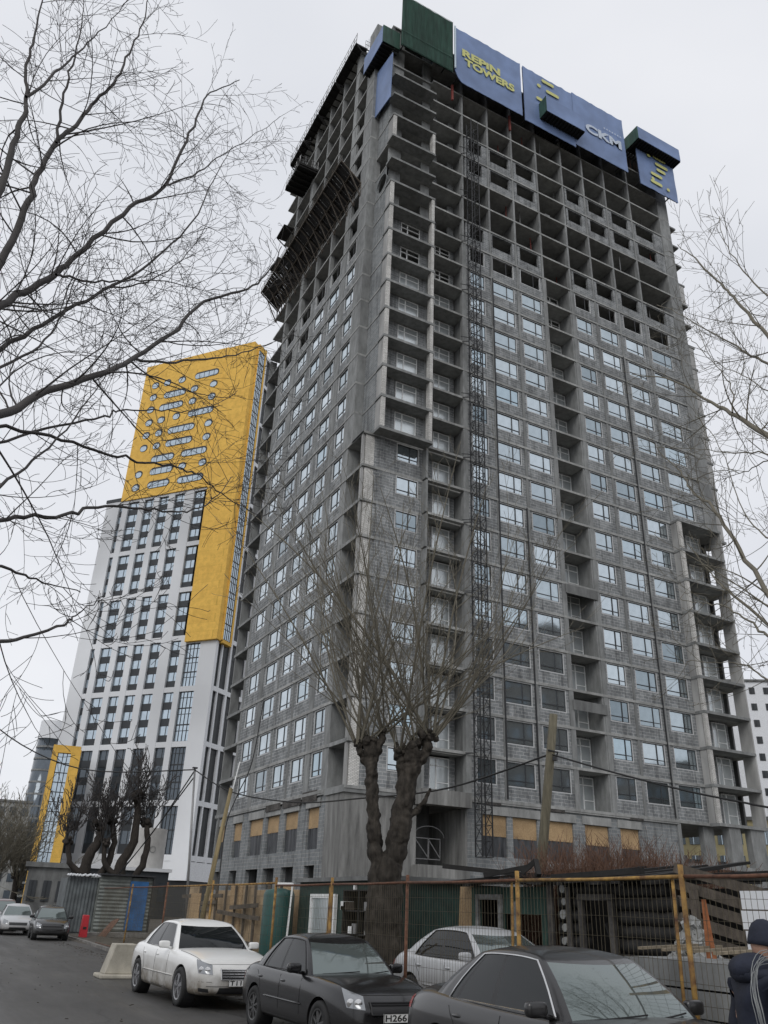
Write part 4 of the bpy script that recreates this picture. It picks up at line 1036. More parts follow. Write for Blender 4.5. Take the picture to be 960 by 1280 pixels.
for i, (x, y, h, s_, lab) in enumerate([(10.6,61.1,8.2,3,'dark gnarled pollard left of the pair behind the striped shed'),(12.8,60.7,10.2,4,'dark leaning pollard with a tall twisted limb right of the pair behind the striped shed')]):
    pollard('pollard_tree', lab, (x,y,GZ), [([(x,y,GZ),(x+.3,y,2),(x-.1,y,3.8),(x+.5,y,5.4),(x+.4,y,h-2)],(.55,.42,.35,.28,.22)), ([(x,y,2.2),(x+1.1,y,3.4),(x+1.5,y,5),(x+1.2,y,6.6)],(.28,.24,.2,.16)),([(x,y,3),(x-1.1,y,3.9),(x-1.4,y,5.2)],(.2,.17,.14))],
        [((x+.4,y,h-1.9),.5),((x+1.2,y,6.6),.4),((x-1.4,y,5.2),.35)], 40+i, 15, 3.6, [M['bark_dark'], M['twig_dark']], 'dark pollards behind the shed', .02, 1.1)
for i, (x, y, h, lab) in enumerate([(6.7,84.7,9.5,'bare twiggy tree at the far left edge of the photo'),(9.6,92,9,'bare twiggy tree beyond the parked cars, next to the glass shaft'),(1.8,88,8,'lower bare tree partly cut by the left edge of the photo')]):
    pollard('bare_tree', lab, (x,y,GZ), [([(x,y,GZ),(x+.2,y,2),(x,y,4)],(.35,.28,.2))], [((x,y,3.6),.4),((x+.5,y,2.6),.3)], 60+i, 26, h*.85, [M['bark_dark'], M['twig']], 'bare trees at the far left', .018, .85)
# dry brush on the mound behind the burnt house
def brush(name, pts, seed, n, h, mat, label, cat='bush', group='dry bushes behind the burnt house'):
    rg = random.Random(seed); cx, cy, cz, r = pts; m = MB()
    for i in range(n):
        a = rg.uniform(0,6.28); q = rg.random()**.5*r; o = Vector((cx+q*math.cos(a)*1.2, cy+q*math.sin(a), cz))
        d = Vector((rg.gauss(0,.22),rg.gauss(0,.22),1)); grow(m, rg, o, d, h*rg.uniform(.5,1.1), .008, 1, .02, .45, .1, .16, .3, .0035, 5)
    o = m.build(name, mat, None, recalc=False); tag(o, label, cat, group); return o
brush('dry_bush', (13.1,15.7,1.1,.9), 1, 520, 1.9, M['dry'], 'reddish dry bush beside the wooden pole')
brush('dry_bush', (13.9,14.6,1.1,.9), 2, 620, 1.95, M['dry'], 'densest reddish dry bush, in the middle of the three')
brush('dry_bush', (14.6,13.5,1.0,.8), 3, 450, 1.8, M['dry'], 'rightmost and lowest of the three reddish dry bushes')
# ------------------------------------------------------------------ cars
from mathutils.bvhtree import BVHTree
def eval_mesh(o, name):
    dg = bpy.context.evaluated_depsgraph_get(); me = bpy.data.meshes.new_from_object(o.evaluated_get(dg)); me.name = name; return me
def kill(o):
    d = o.data; bpy.data.objects.remove(o, do_unlink=True)
    if d and not d.users: bpy.data.meshes.remove(d)
def blob(m, c, r, M3=None, n=10, e=1):
    c = Vector(c); base = len(m.v)
    for i in range(n//2+1):
        th = math.pi*i/(n//2)
        for j in range(n):
            ph = 2*math.pi*j/n; a3 = (math.sin(th)*math.cos(ph), math.sin(th)*math.sin(ph), math.cos(th)); v = Vector([math.copysign(abs(q)**e, q)*w_ for q, w_ in zip(a3, r)])
            if M3: v = M3 @ v
            m.v.append(tuple(c+v))
    for i in range(n//2):
        for j in range(n):
            a = base+i*n+j; b = base+i*n+(j+1)%n; m.f.append((a,a+n,b+n,b)); m.m.append(m.mi)
def wheel(parent, x, y, r, side, rim, spokes=5, wd=.2):
    Mx = Matrix.Translation((x, y, r)); s = side
    m = MB(); m.lathe([(r*.66,-s*wd/2),(r*.9,-s*wd/2),(r*.985,-s*wd*.36),(r,0),(r*.985,s*wd*.36),(r*.93,s*wd*.5),(r*.68,s*wd*.5),(r*.66,s*wd*.42)], Mx, 36)
    w = m.build('wheel', M['rubber'], parent, smooth=True, local=True)
    m = MB(); d = s*wd*.36; m.lathe([(r*.67,s*wd*.47),(r*.62,s*wd*.44),(r*.6,s*wd*.1),(.001,s*wd*.08)], Mx, 30); m.mi = 0
    for k in range(spokes):
        a = 2*math.pi*k/spokes+.3
        for e in ((-.1,.1) if spokes <= 6 else (0,)):
            p = Vector((math.cos(a+e*.5)*r*.12, d+s*.01, math.sin(a+e*.5)*r*.12)); q = Vector((math.cos(a+e)*r*.64, d, math.sin(a+e)*r*.64))
            m.beam(Vector((x,y,r))+p, Vector((x,y,r))+q, .045 if spokes <= 6 else .03, .03)
    m.lathe([(r*.15,s*wd*.43),(.001,s*wd*.45)], Mx, 16); m.lathe([(r*.67,s*wd*.47),(r*.67,s*wd*.5),(r*.6,s*wd*.47)], Mx, 30)
    o = bpy.data.objects; ri = m.build('rim', rim, parent, smooth=False, local=True); ri.parent = w
    return w
def car(name, label, loc, rz, L=4.8, W=1.82, H=1.47, paint=None, wb=.93, wt=.22, rt=-1.0, rb=-1.72, belt=.93, hood=.95, nose=.74, deck=1.08, tail=.84, wheels=(-1.4,1.42), wr=.325, rim='alloy', spokes=5,
        plate=None, chrome=True, group=None, detail=True, grille='wide', hatch=False, rimmat=None, ws=None):
    t = empty(name, loc, label, 'car', group, rz)
    f, w = L/2, W/2
    ST = [(-f,.60,tail*.80,tail*.76,.42),(-f+.04,.78,tail*.93,tail*.86,.34),(-f+.16,.88,tail*1.02,tail*.95,.27),(-f+.42,.95,deck-.02,belt-.03,.23),(rb+.1,.985,deck-.02,belt,.2),(-.9,1,belt+.03,belt,.19),(0,1,belt+.01,belt-.01,.19),
          (wb-.25,1,belt+.02,belt-.02,.19),(wb+.12,.99,hood,belt-.04,.19),(wb+.55,.975,hood-.045,belt-.09,.2),(f-.45,.93,nose+.09,nose,.22),(f-.2,.86,nose-.01,nose-.08,.23),(f-.06,.74,nose-.13,nose-.18,.26),(f,.56,nose-.22,nose-.25,.32)]
    if hatch: ST[:5] = [(-f,.72,tail,tail*.95,.42),(-f+.04,.86,belt,belt-.05,.34),(-f+.16,.94,belt+.02,belt-.02,.28),(-f+.42,.97,belt+.03,belt,.23),(rb+.3,1,belt+.03,belt,.2)]
    m = MB()
    for (x, k, T_, Sh, B) in ST:
        y = w*k; h = [(0,B),(.6*y,B),(.93*y,B+.015),(.985*y,B+.10),(y,(B+Sh)*.48),(y*.99,Sh-.13),(y*.955,Sh-.02),(y*.88,Sh+.45*(T_-Sh)),(y*.55,T_-.012),(0,T_)]
        ring = [(x,a,b) for a, b in h]+[(x,-a,b) for a, b in reversed(h[1:-1])]
        m.v += ring
    n = 18
    for i in range(len(ST)-1):
        for j in range(n): a = i*n+j; b = i*n+(j+1)%n; m.f.append((a,a+n,b+n,b)); m.m.append(0)
    m.f.append(tuple(range(n))); m.f.append(tuple((len(ST)-1)*n+j for j in reversed(range(n)))); m.m += [0,0]
    b = m.build('tmp', paint, None, smooth=True)
    ss = b.modifiers.new('s','SUBSURF'); ss.levels = 2; ss.render_levels = 2
    me = eval_mesh(b, 'tmpb'); kill(b); b = bpy.data.objects.new('tmpb', me); COL.objects.link(b)
    cut = MB()
    for x in wheels:
        for s in (-1,1): cut.cyl((x,s*(w-.27),wr-.01),(x,s*(w+.3),wr-.01), wr+.055, 32)
    c = cut.build('cut', M['black_plastic'])
    bo = b.modifiers.new('b','BOOLEAN'); bo.object = c; bo.operation = 'DIFFERENCE'; bo.solver = 'EXACT'
    me = eval_mesh(b, 'body'); kill(b); kill(c)
    for p in me.polygons: p.use_smooth = True
    try: me.set_sharp_from_angle(angle=R(38))
    except Exception: pass
    body = bpy.data.objects.new('body', me); COL.objects.link(body); body.parent = t
    me.materials.clear(); me.materials.append(paint)
    bv = BVHTree.FromPolygons([v.co[:] for v in me.vertices], [p.vertices[:] for p in me.polygons])
    def hit(o, d, off=.006):
        r = bv.ray_cast(Vector(o), Vector(d).normalized())
        return (r[0]-Vector(d).normalized()*off) if r[0] is not None else None
    # cabin
    ZB_, ZT = belt-.03, H-.055
    TV = [0,.07,.25,.45,.65,.82,.93,1.0]
    SV = [0,.05,.15,.3,.42,.475,.515,.6,.7,.79,.815,.865,.93,1.0]; FV = [-1,-.92,-.6,-.3,0,.3,.6,.92,1]
    lv = [(tt, 0) for tt in TV]+[(1,.08),(1,.22),(1,.5),(1,.97)]
    rows = []; kinds = None
    for tt, shr in lv:
        xF = wb+(wt-wb)*tt+.05*math.sin(math.pi*tt); xR = rb+(rt-rb)*tt-.05*math.sin(math.pi*tt)
        hw = w*(.885+(.645-.885)*tt**1.25); z = ZB_+(ZT-ZB_)*tt
        if shr:
            cx = (wt+rt)/2; z = ZT+(H-ZT)*(1-(1-shr)**2.2)
        P, K = [], []
        bow = .16*(1-.4*tt)
        for i, y in enumerate(FV[:-1]): P.append((xF-bow*y*y, -y*hw)); K.append(('F', (FV[i]+FV[i+1])/2))
        for i, s in enumerate(SV[:-1]):
            x = (xF-bow)+((xR+bow*.8)-(xF-bow))*s; P.append((x, -hw*(1+.018*math.sin(math.pi*s)))); K.append(('r', (SV[i]+SV[i+1])/2))
        for i, y in enumerate(FV[:-1]): P.append((xR+bow*.8*y*y, y*hw)); K.append(('B', (FV[i]+FV[i+1])/2))
        for i, s in enumerate(reversed(SV[1:])):
            x = (xF-bow)+((xR+bow*.8)-(xF-bow))*s; P.append((x, hw*(1+.018*math.sin(math.pi*s)))); idx = len(SV)-1-i; K.append(('l', (SV[idx]+SV[idx-1])/2))
        hl_, mc_ = (xF-xR)/2, (xF+xR)/2
        Zs = [z-.06*tt**2*min(1,abs((x-mc_)/hl_))**2.6 for x, y in P]
        if shr:
            Zs = [z-.06*min(1,abs((x-mc_)/hl_)*(1-shr))**2.6 for x, y in P]
            P = [(cx+(x-cx)*(1-shr), y*(1-shr)) for x, y in P]
        # front starts at y=+hw because FV begins at -1
        rows.append([(x,y,zq) for (x, y), zq in zip(P, Zs)]); kinds = K
    cab, gl = MB(), {}
    NP = len(rows[0])
    def add(mb, i, j):
        q = [rows[i][j], rows[i][(j+1)%NP], rows[i+1][(j+1)%NP], rows[i+1][j]]; mb.quad(*q)
    smax = .865 if not hatch else .93
    for i in range(len(rows)-1):
        tm = (lv[i][0]+lv[i+1][0])/2 if lv[i+1][1] == 0 else 2
        for j in range(NP):
            k, u = kinds[j]; g = None
            if tm < .93:
                if k == 'F' and abs(u) < .92: g = 'windshield'
                elif k == 'B' and abs(u) < .92 and .07 < tm: g = 'rear_window'
                elif k in 'rl' and .07 < tm:
                    if .05 < u < .475: g = 'front_side_window'+k
                    elif .515 < u < .79: g = 'rear_side_window'+k
                    elif .815 < u < smax: g = 'quarter_window'+k
                    elif .47 < u < .6: g = 'door_pillar'+k
                    elif .7 < u < .82: g = 'quarter_pillar'+k
            if g: add(gl.setdefault(g, MB()), i, j)
            else: add(cab, i, j)
    def merged(mb, nm, mt, par):
        bm = bmesh.new(); vs = [bm.verts.new(v) for v in mb.v]
        for fc in mb.f: bm.faces.new([vs[i] for i in fc])
        bmesh.ops.remove_doubles(bm, verts=bm.verts, dist=.0005); bmesh.ops.recalc_face_normals(bm, faces=bm.faces)
        me = bpy.data.meshes.new(nm); bm.to_mesh(me); bm.free(); me.materials.append(mt)
        for p in me.polygons: p.use_smooth = True
        o = bpy.data.objects.new(nm, me); COL.objects.link(o); o.parent = par; return o
    cb = merged(cab, 'cabin', paint, t)
    for k, mb in gl.items(): merged(mb, k[:-1] if ('side' in k or 'quarter' in k or 'pillar' in k) else k, M['black_plastic'] if 'pillar' in k else (ws or M['windscreen']) if k == 'windshield' else M['glass_car'], t)
    # window trim
    if detail:
        for s, kk in ((-1,'r'),(1,'l')):
            m = MB()
            def pt(tt, u):
                xF = wb+(wt-wb)*tt+.05*math.sin(math.pi*tt); xR = rb+(rt-rb)*tt-.05*math.sin(math.pi*tt); bow = .16*(1-.4*tt)
                hw = w*(.885+(.645-.885)*tt**1.25); return Vector(((xF-bow)+((xR+bow*.8)-(xF-bow))*u, s*(hw*(1+.018*math.sin(math.pi*u))+.006), ZB_+(ZT-ZB_)*tt-.06*tt**2*min(1,abs((((xF-bow)+((xR+bow*.8)-(xF-bow))*u)-(xF+xR)/2)/((xF-xR)/2)))**2.6))
            loop = [pt(.07,.05+(smax-.05)*i/14) for i in range(15)]+[pt(tt,smax) for tt in (.25,.45,.65,.82)]+[pt(.935,smax-(smax-.05)*i/14) for i in range(15)]+[pt(tt,.05) for tt in (.82,.65,.45,.25,.07)]
            m.tube(loop, .009, 5); m.build('window_trim', M['chrome'] if chrome else M['black_plastic'], t, local=True)
    for x in wheels:
        for s in (-1, 1):
            wheel(t, x, s*(w-.115), wr, s, rimmat or M[rim], spokes)
            m = MB(); Mx = Matrix.Translation((x,0,wr-.01)); r_ = wr+.05
            m.lathe([(r_,s*(w-.05)),(r_,s*(w-.262)),(.01,s*(w-.262))], Mx, 28); m.build('wheel_well', M['black_plastic'], t, local=True)
    def patch(nm, o4, d, mt, N=8, off=.008, par=None, mb=None, round_=0):
        """four corner start points, shot along d on to the body"""
        m = mb or MB(); g = {}
        o4 = [Vector(o) for o in o4]
        for i in range(N+1):
            for j in range(N+1):
                u, v = i/N, j/N
                p = o4[0].lerp(o4[1],u).lerp(o4[3].lerp(o4[2],u),v); h = hit(p, d, off)
                if h is not None: g[i,j] = len(m.v); m.v.append(tuple(h))
        for i in range(N):
            for j in range(N):
                q = [(i,j),(i+1,j),(i+1,j+1),(i,j+1)]
                if all(k in g for k in q):
                    P = [Vector(m.v[g[k]]) for k in q]
                    if max((P[a]-P[(a+1)%4]).length for a in range(4)) < .3: m.f.append(tuple(g[k] for k in q)); m.m.append(m.mi)
        if mb is None:
            o = m.build(nm, mt, par or t, smooth=True, local=True); return o
    X = f+.5; zn = nose
    # lamps
    for s in (-1, 1):
        d = (-1,-s*.55,0); e = s*.55*(.5)
        def A(y, z): return (X, s*y+s*.55*(X-f+.15), z)
        patch('headlight', [A(w*.54,zn-.21),A(w*.90,zn-.19),A(w*1.02,zn+.03),A(w*.60,zn-.055)], d, M['lens'], 12)
        if detail:
            m = MB()
            for yy in (.68,.83):
                h = hit(A(w*yy,zn-.135), d, .012)
                if h: m.lathe([(.055,0),(.04,.004),(.001,.01)], Matrix.Translation(h) @ Matrix.Rotation(R(-90+s*28),4,'Z'), 18)
            m.build('lamp_bowl', M['chrome'], t, local=True)
            patch('fog_lamp', [A(w*.60,.30),A(w*.86,.31),A(w*.86,.37),A(w*.62,.36)], d, M['black_plastic'], 6)
        d = (1,-s*.5,0)
        def Bk(y, z): return (-X, s*y+s*.5*(X-f+.12), z)
        patch('tail_light', [Bk(w*.58,tail-.17),Bk(w*1.0,tail-.15),Bk(w*1.0,tail-.01),Bk(w*.60,tail-.03)], d, M['tail'], 10)
    fx = (-1,0,0)
    gh = .30 if grille == 'tall' else .26
    gw = w*(.42 if grille == 'tall' else .5)
    patch('grille', [(X,-gw,zn-.10-gh*.62),(X,gw,zn-.10-gh*.62),(X,gw*1.05,zn-.13),(X,-gw*1.05,zn-.13)], fx, M['black_plastic'], 10)
    m = MB()
    for k in range(4 if grille == 'tall' else 1):
        z = zn-.15-.045*k
        P = [hit((X,y*gw*.98,z),fx,.018) for y in [-1+i*.2 for i in range(11)]]
        m.tube([p for p in P if p], .009 if grille == 'tall' else .012, 5)
    for q in ((-1,-1),(1,1)):
        P = [hit((X,q[0]*gw*1.02,z),fx,.016) for z in (zn-.11,zn-.18,zn-.10-gh*.62)]; m.tube([p for p in P if p], .011, 5)
    for z in (zn-.125, zn-.10-gh*.62):
        P = [hit((X,y*gw*1.02,z),fx,.016) for y in [-1+i*.2 for i in range(11)]]; m.tube([p for p in P if p], .011, 5)
    if detail: m.build('grille_bars', M['chrome'] if grille == 'tall' else M['black_plastic'], t, local=True)
    patch('lower_intake', [(X,-w*.5,.27),(X,w*.5,.27),(X,w*.46,.38),(X,-w*.46,.38)], fx, M['black_plastic'], 8)
    if plate:
        h = hit((X,0,.45), fx, .02); px = h.x if h else f
        m = MB(); m.box(px, px+.012, -.26, .26, .40, .515); p = m.build('plate', M['plate'], t, local=True)
        m = MB()
        for q in ((-.262,.262,.398,.406),(-.262,.262,.509,.517),(-.262,-.254,.398,.517),(.254,.262,.398,.517)): m.box(px+.0125, px+.016, q[0], q[1], q[2], q[3])
        m.build('plate_rim', M['ink'], p, local=True)
        if not plate: plate = '0'
        o = text_obj('plate_number', plate, 1, Matrix.Identity(4), M['ink'], None, .001, .02)
        xs = [v.co.x for v in o.data.vertices]; ys = [v.co.y for v in o.data.vertices]; x0,x1,y0,y1 = min(xs),max(xs),min(ys),max(ys)
        for v in o.data.vertices: c = v.co.copy(); v.co = Vector((px+.014, -.235+(c.x-x0)/(x1-x0)*(.34), .418+(c.y-y0)/(y1-y0)*.08))
        o.parent = p
    # mirrors
    for s in (-1, 1):
        mx = wb-.38; m = MB()
        blob(m, (mx, s*(w+.06), belt+.065), (.05,.115,.068), None, 18, .5); m.beam((mx+.02,s*(w-.1),belt-.0),(mx+.01,s*(w+.04),belt+.03),.05,.04)
        o = m.build('mirror', paint, t, smooth=True, local=True)
    if detail:
        for s in (-1, 1):       # door seams and handles
            def side(x, z, off=.001):
                return hit((x, s*(w+.5), z), (0,-s,0), off)
            m = MB()
            lines = [[(wb-.28,z) for z in (.27,.4,.55,.7,.82,belt-.06)], [(-.18,z) for z in (.27,.4,.55,.7,.82,belt-.06)], [(wb-.28-(wb-.28+1.0)*i/10,.27) for i in range(11)], [(-1.0,.27),(-.98,.4),(-.93,.55),(-.98,.68),(-1.1,.8),(-1.16,belt-.06)]]
            for l in lines:
                P = [side(*p) for p in l]; P = [p for p in P if p]
                if len(P) > 1: m.tube(P, .0045, 4)
            m.build('door_seam', M['ink'], t, local=True)
            for hx in (-.06, -.98):
                m = MB(); h = side(hx, belt-.14, .0)
                if h: blob(m, h, (.095,.022,.02), None, 10)
                m.build('door_handle', paint, t, smooth=True, local=True)
            m = MB()
            P = [side(x, .50, .004) for x in [wheels[0]+.45+i*.2 for i in range(int((wheels[1]-wheels[0]-.85)/.2)+1)]]; P = [p for p in P if p]
            if len(P) > 1: m.tube(P, .014, 5)
            m.build('rub_strip', paint, t, smooth=True, local=True)
        m = MB()
        for s in (-1, 1):
            P = [hit((wb+.16+(f-.36-wb-.16)*i/10, s*w*(.86-.10*i/10), 2), (0,0,-1), .001) for i in range(11)]; P = [p for p in P if p]; m.tube(P, .005, 4)
            P = [hit((X, s*y*w, nose-.33), (-1,0,0), .001) for y in (.62,.7,.78,.84)]; P = [p for p in P if p]
            if len(P) > 1: m.tube(P, .004, 4)
        P = [hit((X, w*.76*(-1+i*.1), nose-.045), (-1,0,0), .001) for i in range(21)]; P = [p for p in P if p]; m.tube(P, .005, 4)
        P = [hit((X, w*.72*(-1+i*.1), nose-.40), (-1,0,0), .001) for i in range(21)]; P = [p for p in P if p]; m.tube(P, .006, 4)
        m.build('panel_seam', M['ink'], t, local=True)
        m = MB()
        for y0, y1 in ((-.55,.05),(.1,.62)):
            z0 = ZB_+.02
            def ws(y, tt): 
                xF = wb+(wt-wb)*tt+.05*math.sin(math.pi*tt); hw = w*(.885+(.645-.885)*tt**1.25); return Vector((xF-.16*(1-.4*tt)*(y/hw)**2+.022, y, ZB_+(ZT-ZB_)*tt+.01))
            m.tube([ws(y0+(y1-y0)*i/6, .05+.07*i/6) for i in range(7)], .009, 4)
        m.build('wiper', M['black_plastic'], t, local=True)
    return t
P_WHITE = car_paint('white_car_paint', (.80,.80,.78), (.17,.145,.11), .8, .25, .5, .85)
P_BLACK = car_paint('black_car_paint', (.008,.008,.009), (.03,.027,.024), .3, .22, .35, .6)
P_GREY = car_paint('dark_grey_car_paint', (.014,.0135,.014), (.045,.04,.036), .35, .28, .45, .6)
P_SILVER = car_paint('silver_car_paint', (.42,.43,.44), (.17,.15,.13), .5, .35, .5)
P_RED = car_paint('dark_red_car_paint', (.06,.02,.02), (.08,.07,.06), .5)
STEELRIM = plain('steel_rim', (.12,.12,.12), .5, .6)
car('parked_car', 'white dusty sedan with chrome slatted grille parked in front of the pale concrete block', (6.04,19.4,GZ), R(-87.5), 4.87, 1.85, 1.49, P_WHITE, grille='tall', plate='T116', wheels=(-1.42,1.46), wr=.335, spokes=5, nose=.80, tail=.90, belt=.95, hood=1.0, ws=M['glass_car'])
car('parked_car', 'black sedan with clear headlights in the middle of the row of parked cars', (6.44,13.6,GZ), R(-88.5), 4.26, 1.67, 1.42, P_BLACK, plate='H266', wheels=(-1.2,1.24), wr=.3, wb=.88, wt=.22, rt=-.85, rb=-1.5, chrome=False, rimmat=STEELRIM, spokes=8, nose=.76, hood=.93, belt=.89, deck=1.0, tail=.82)
def near_car():
    return car('parked_car', 'nearest dark grey sedan with a chrome window line, at the bottom edge of the photo', (6.38,7.52,GZ), R(-91.5), 4.81, 1.82, 1.50, P_GREY, wheels=(-1.38,1.4), wr=.325, spokes=7, nose=.78, hood=.98, belt=.94, deck=1.1, tail=.92)
near_car()
car('parked_car', 'silver white sedan standing behind the wire fence', (9.42,13.45,.05), R(-88), 4.5, 1.75, 1.45, P_SILVER, wheels=(-1.28,1.3), wr=.31, chrome=False, rimmat=STEELRIM, spokes=8)
car('parked_car', 'small dark sedan with a thin chrome grille bar, first of the far parked row', (7.05,47.9,GZ), R(-94), 4.3, 1.7, 1.5, P_BLACK, wheels=(-1.2,1.24), wr=.3, chrome=False, detail=True, rimmat=STEELRIM, spokes=8)
car('parked_car', 'grey sedan behind the small dark sedan in the far parked row', (6.1,53.8,GZ), R(-92), 4.4, 1.75, 1.5, P_SILVER, wheels=(-1.25,1.27), wr=.31, chrome=False, detail=False)
car('parked_car', 'dark red high car behind the grey sedan in the far parked row', (5.9,59.6,GZ), R(-92), 4.5, 1.85, 1.72, P_RED, wheels=(-1.3,1.3), wr=.35, belt=1.05, hood=1.08, nose=.9, tail=1.05, rt=-1.75, rb=-2.1, hatch=True, chrome=False, detail=False)
car('parked_car', 'white van-like car furthest away at the left edge', (5.2,67,GZ), R(-90), 4.6, 1.85, 1.8, P_WHITE, wheels=(-1.35,1.35), wr=.33, belt=1.05, hood=1.08, nose=.9, tail=1.05, rt=-1.85, rb=-2.15, hatch=True, chrome=False, detail=False)

# ------------------------------------------------------------------ fence
FY = [4.0, 5.6, 7.18, 10.2, 13.3, 16.3, 19.35, 24.2, 29.2, 34.5, 40]
descr = ['wire fence panel beyond the right edge, nearest of all','wire fence panel behind the person in the dark hat','yellow-topped wire fence panel in front of the burnt log wall','wire fence panel with a rusty brown post in front of the silver white sedan','wire fence panel in front of the forked pollard','wire fence panel in front of the green cabin','yellow wire fence panel right of the white sedan roof','yellow wire fence panel above the white sedan','wire fence panel before the plywood sheds, left of the white sedan roof','furthest rusty wire fence panel, beside the blue shed door']
def fx_(y): return 7.62+.012*max(0, y-20)
def fence_panel(i):
    a, b = FY[i], FY[i+1]; ht = 2.13+.05*(i > 5); z0 = .1
    t = empty('fence_panel', (fx_((a+b)/2), (a+b)/2, GZ), descr[i], 'fence', 'wire fence panels along the kerb')
    rg = random.Random(i); m = MB(); r = .0028
    fm = M['fence_yellow'] if i in (2,6,7) else M['rust']
    y = a+.1
    while y < b-.05:
        x = fx_(y)+.01*math.sin(y*3+i); m.tube([(x,y,z0),(x+rg.gauss(0,.006),y+rg.gauss(0,.004),(z0+ht)/2),(x,y,ht)], r, 3, caps=False); y += .075
    z = z0
    while z < ht: m.tube([(fx_(a)-.006,a,z),(fx_((a+b)/2)-.006+rg.gauss(0,.01),(a+b)/2,z+rg.gauss(0,.008)),(fx_(b)-.006,b,z)], r, 3, caps=False); z += .2 if z > .3 else .1
    m.build('wire_mesh', M['wire'], t, recalc=False)
    m = MB(); m.tube([(fx_(a),a+.02,ht),(fx_((a+b)/2),(a+b)/2,ht-.012),(fx_(b),b-.02,ht)], .021, 8); m.build('rail', fm, t, smooth=True); m = MB(); m.tube([(fx_(a),a+.02,z0),(fx_(b),b-.02,z0)], .018, 8); m.build('rail', fm, t, smooth=True)
    m = MB(); lean = rg.uniform(-.03,.03); m.tube([(fx_(a),a,GZ-.05),(fx_(a)+lean,a+lean,ht+.12)], .03, 10)
    if i in (2,5,3): m.tube([(fx_(a)+.04,a+.22,GZ),(fx_(a)+.03,a+.16,ht+.02)], .019, 8)
    m.build('post', M['rust'] if i in (4,1,8) else M['fence_yellow'], t, smooth=True)
for i in range(len(FY)-1): fence_panel(i)

# ------------------------------------------------------------------ burnt log house
H_ = empty('burnt_log_house', (12.6,13.4,GZ), 'charred half-collapsed log house with a green plank end behind the fence', 'ruined house')
rg = random.Random(9); m = MB()
def logrow(y0, y1, z, x=11.0, r=.115): 
    k = 6; m.tube([(x+rg.gauss(0,.012),y0+(y1-y0)*i/k,z+rg.gauss(0,.006)) for i in range(k+1)], [r*rg.uniform(.93,1.05) for i in range(k+1)], 10)
z = .0; i = 0
while z < 2.2:
    if .75 < z < 1.95: logrow(12.66, 13.35, z); logrow(10.55+rg.uniform(-.1,.25), 11.84, z)
    else: logrow(10.5+rg.uniform(-.1,.3), 13.35, z)
    z += .215; i += 1
m.build('log_wall', M['wood_black'], H_, smooth=True)
m = MB()
for i in range(11): z = .02+i*.215; m.tube([(10.84-rg.uniform(0,.04),13.12+rg.uniform(-.015,.015),z),(11.1,13.12,z)], [.07*rg.uniform(.85,1.15),.09], 9)
m.build('log_ends', M['wood_pale2'] if 'wood_pale2' in M else M['concrete_light'], H_, smooth=False)
m = MB()
for (y0,y1,z0,z1) in ((11.84,12.66,.62,.72),(11.80,12.70,1.98,2.08),(11.80,11.90,.72,1.97),(12.58,12.68,.72,1.97)): m.box(10.80,10.88,y0,y1,z0,z1)
CP = MB(); CP.box(10.84,10.89,12.95,13.05,.0,2.2); CP.build('corner_board', M['wood_dark'], H_); CP = MB(); CP.box(10.82,10.87,13.42,13.58,-.1,2.25); CP.build('corner_board', M['wood_dark'], H_)
m.build('window_trim', M['wood_dark'], H_)
m = MB(); rr = random.Random(2)
for k in range(16):
    a = 13.72+k*.17; z0 = -.1 if not (14.0 < a < 15.2) else 1.72
    if 15.35 < a < 16.05: m.box(11.05,11.09,a,a+.165,2.05,2.22); m.box(11.05,11.09,a,a+.165,-.1,1.3)
    else: m.box(11.05,11.09,a,a+.165,z0,2.22)
m.build('plank_wall', M['green_plank'], H_)
m = MB()
for q in ((15.28,16.2,1.98,2.08),(15.28,15.38,1.35,1.98),(16.1,16.2,1.35,1.98)): m.box(10.98,11.04,*q)
for q in ((14.75,14.85,1.3,1.95),): m.box(10.98,11.04,*q)
m.build('window_frame', M['wood_grey'], H_)
m = MB(); m.box(13.9,14,10.6,16.4,GZ,2.3); m.box(11.2,13.9,16.3,16.4,GZ,2.2); m.box(11.2,13.9,13.35,13.45,GZ,2.2)
m.box(11.2,11.3,14.0,15.2,GZ,.6); m.build('inner_wall', M['wood_black'], H_)
m = MB()
for k in range(34):
    y = 10.4+k*.19+rg.uniform(-.05,.05); m.beam((10.55+rg.uniform(-.25,.3),y,2.26+rg.uniform(-.03,.05)),(14.0+rg.uniform(-.3,.3),y+rg.uniform(-.3,.3),2.5+rg.uniform(-.1,.25)),.2,.05)
for q in (((10.4,16.6,2.62),(12.5,15.2,2.45)),((10.7,14.15,2.45),(10.9,13.95,2.68)),((10.9,13.95,2.68),(10.8,13.75,2.4)),((10.6,15.3,2.42),(11.2,14.5,2.6)),((10.4,10.6,2.4),(10.7,13.2,2.36))): m.beam(*q,.09)
m.build('roof', M['wood_black'], H_)
m = MB()
for k in range(60): 
    p = Vector((rg.uniform(10.6,11.3),rg.uniform(10.6,13.3),rg.uniform(.0,1.0))); m.beam(p,p+Vector((rg.gauss(0,.3),rg.gauss(0,.4),rg.gauss(0,.35))),.06,.03)
m.build('charred_debris', M['wood_black'], H_)
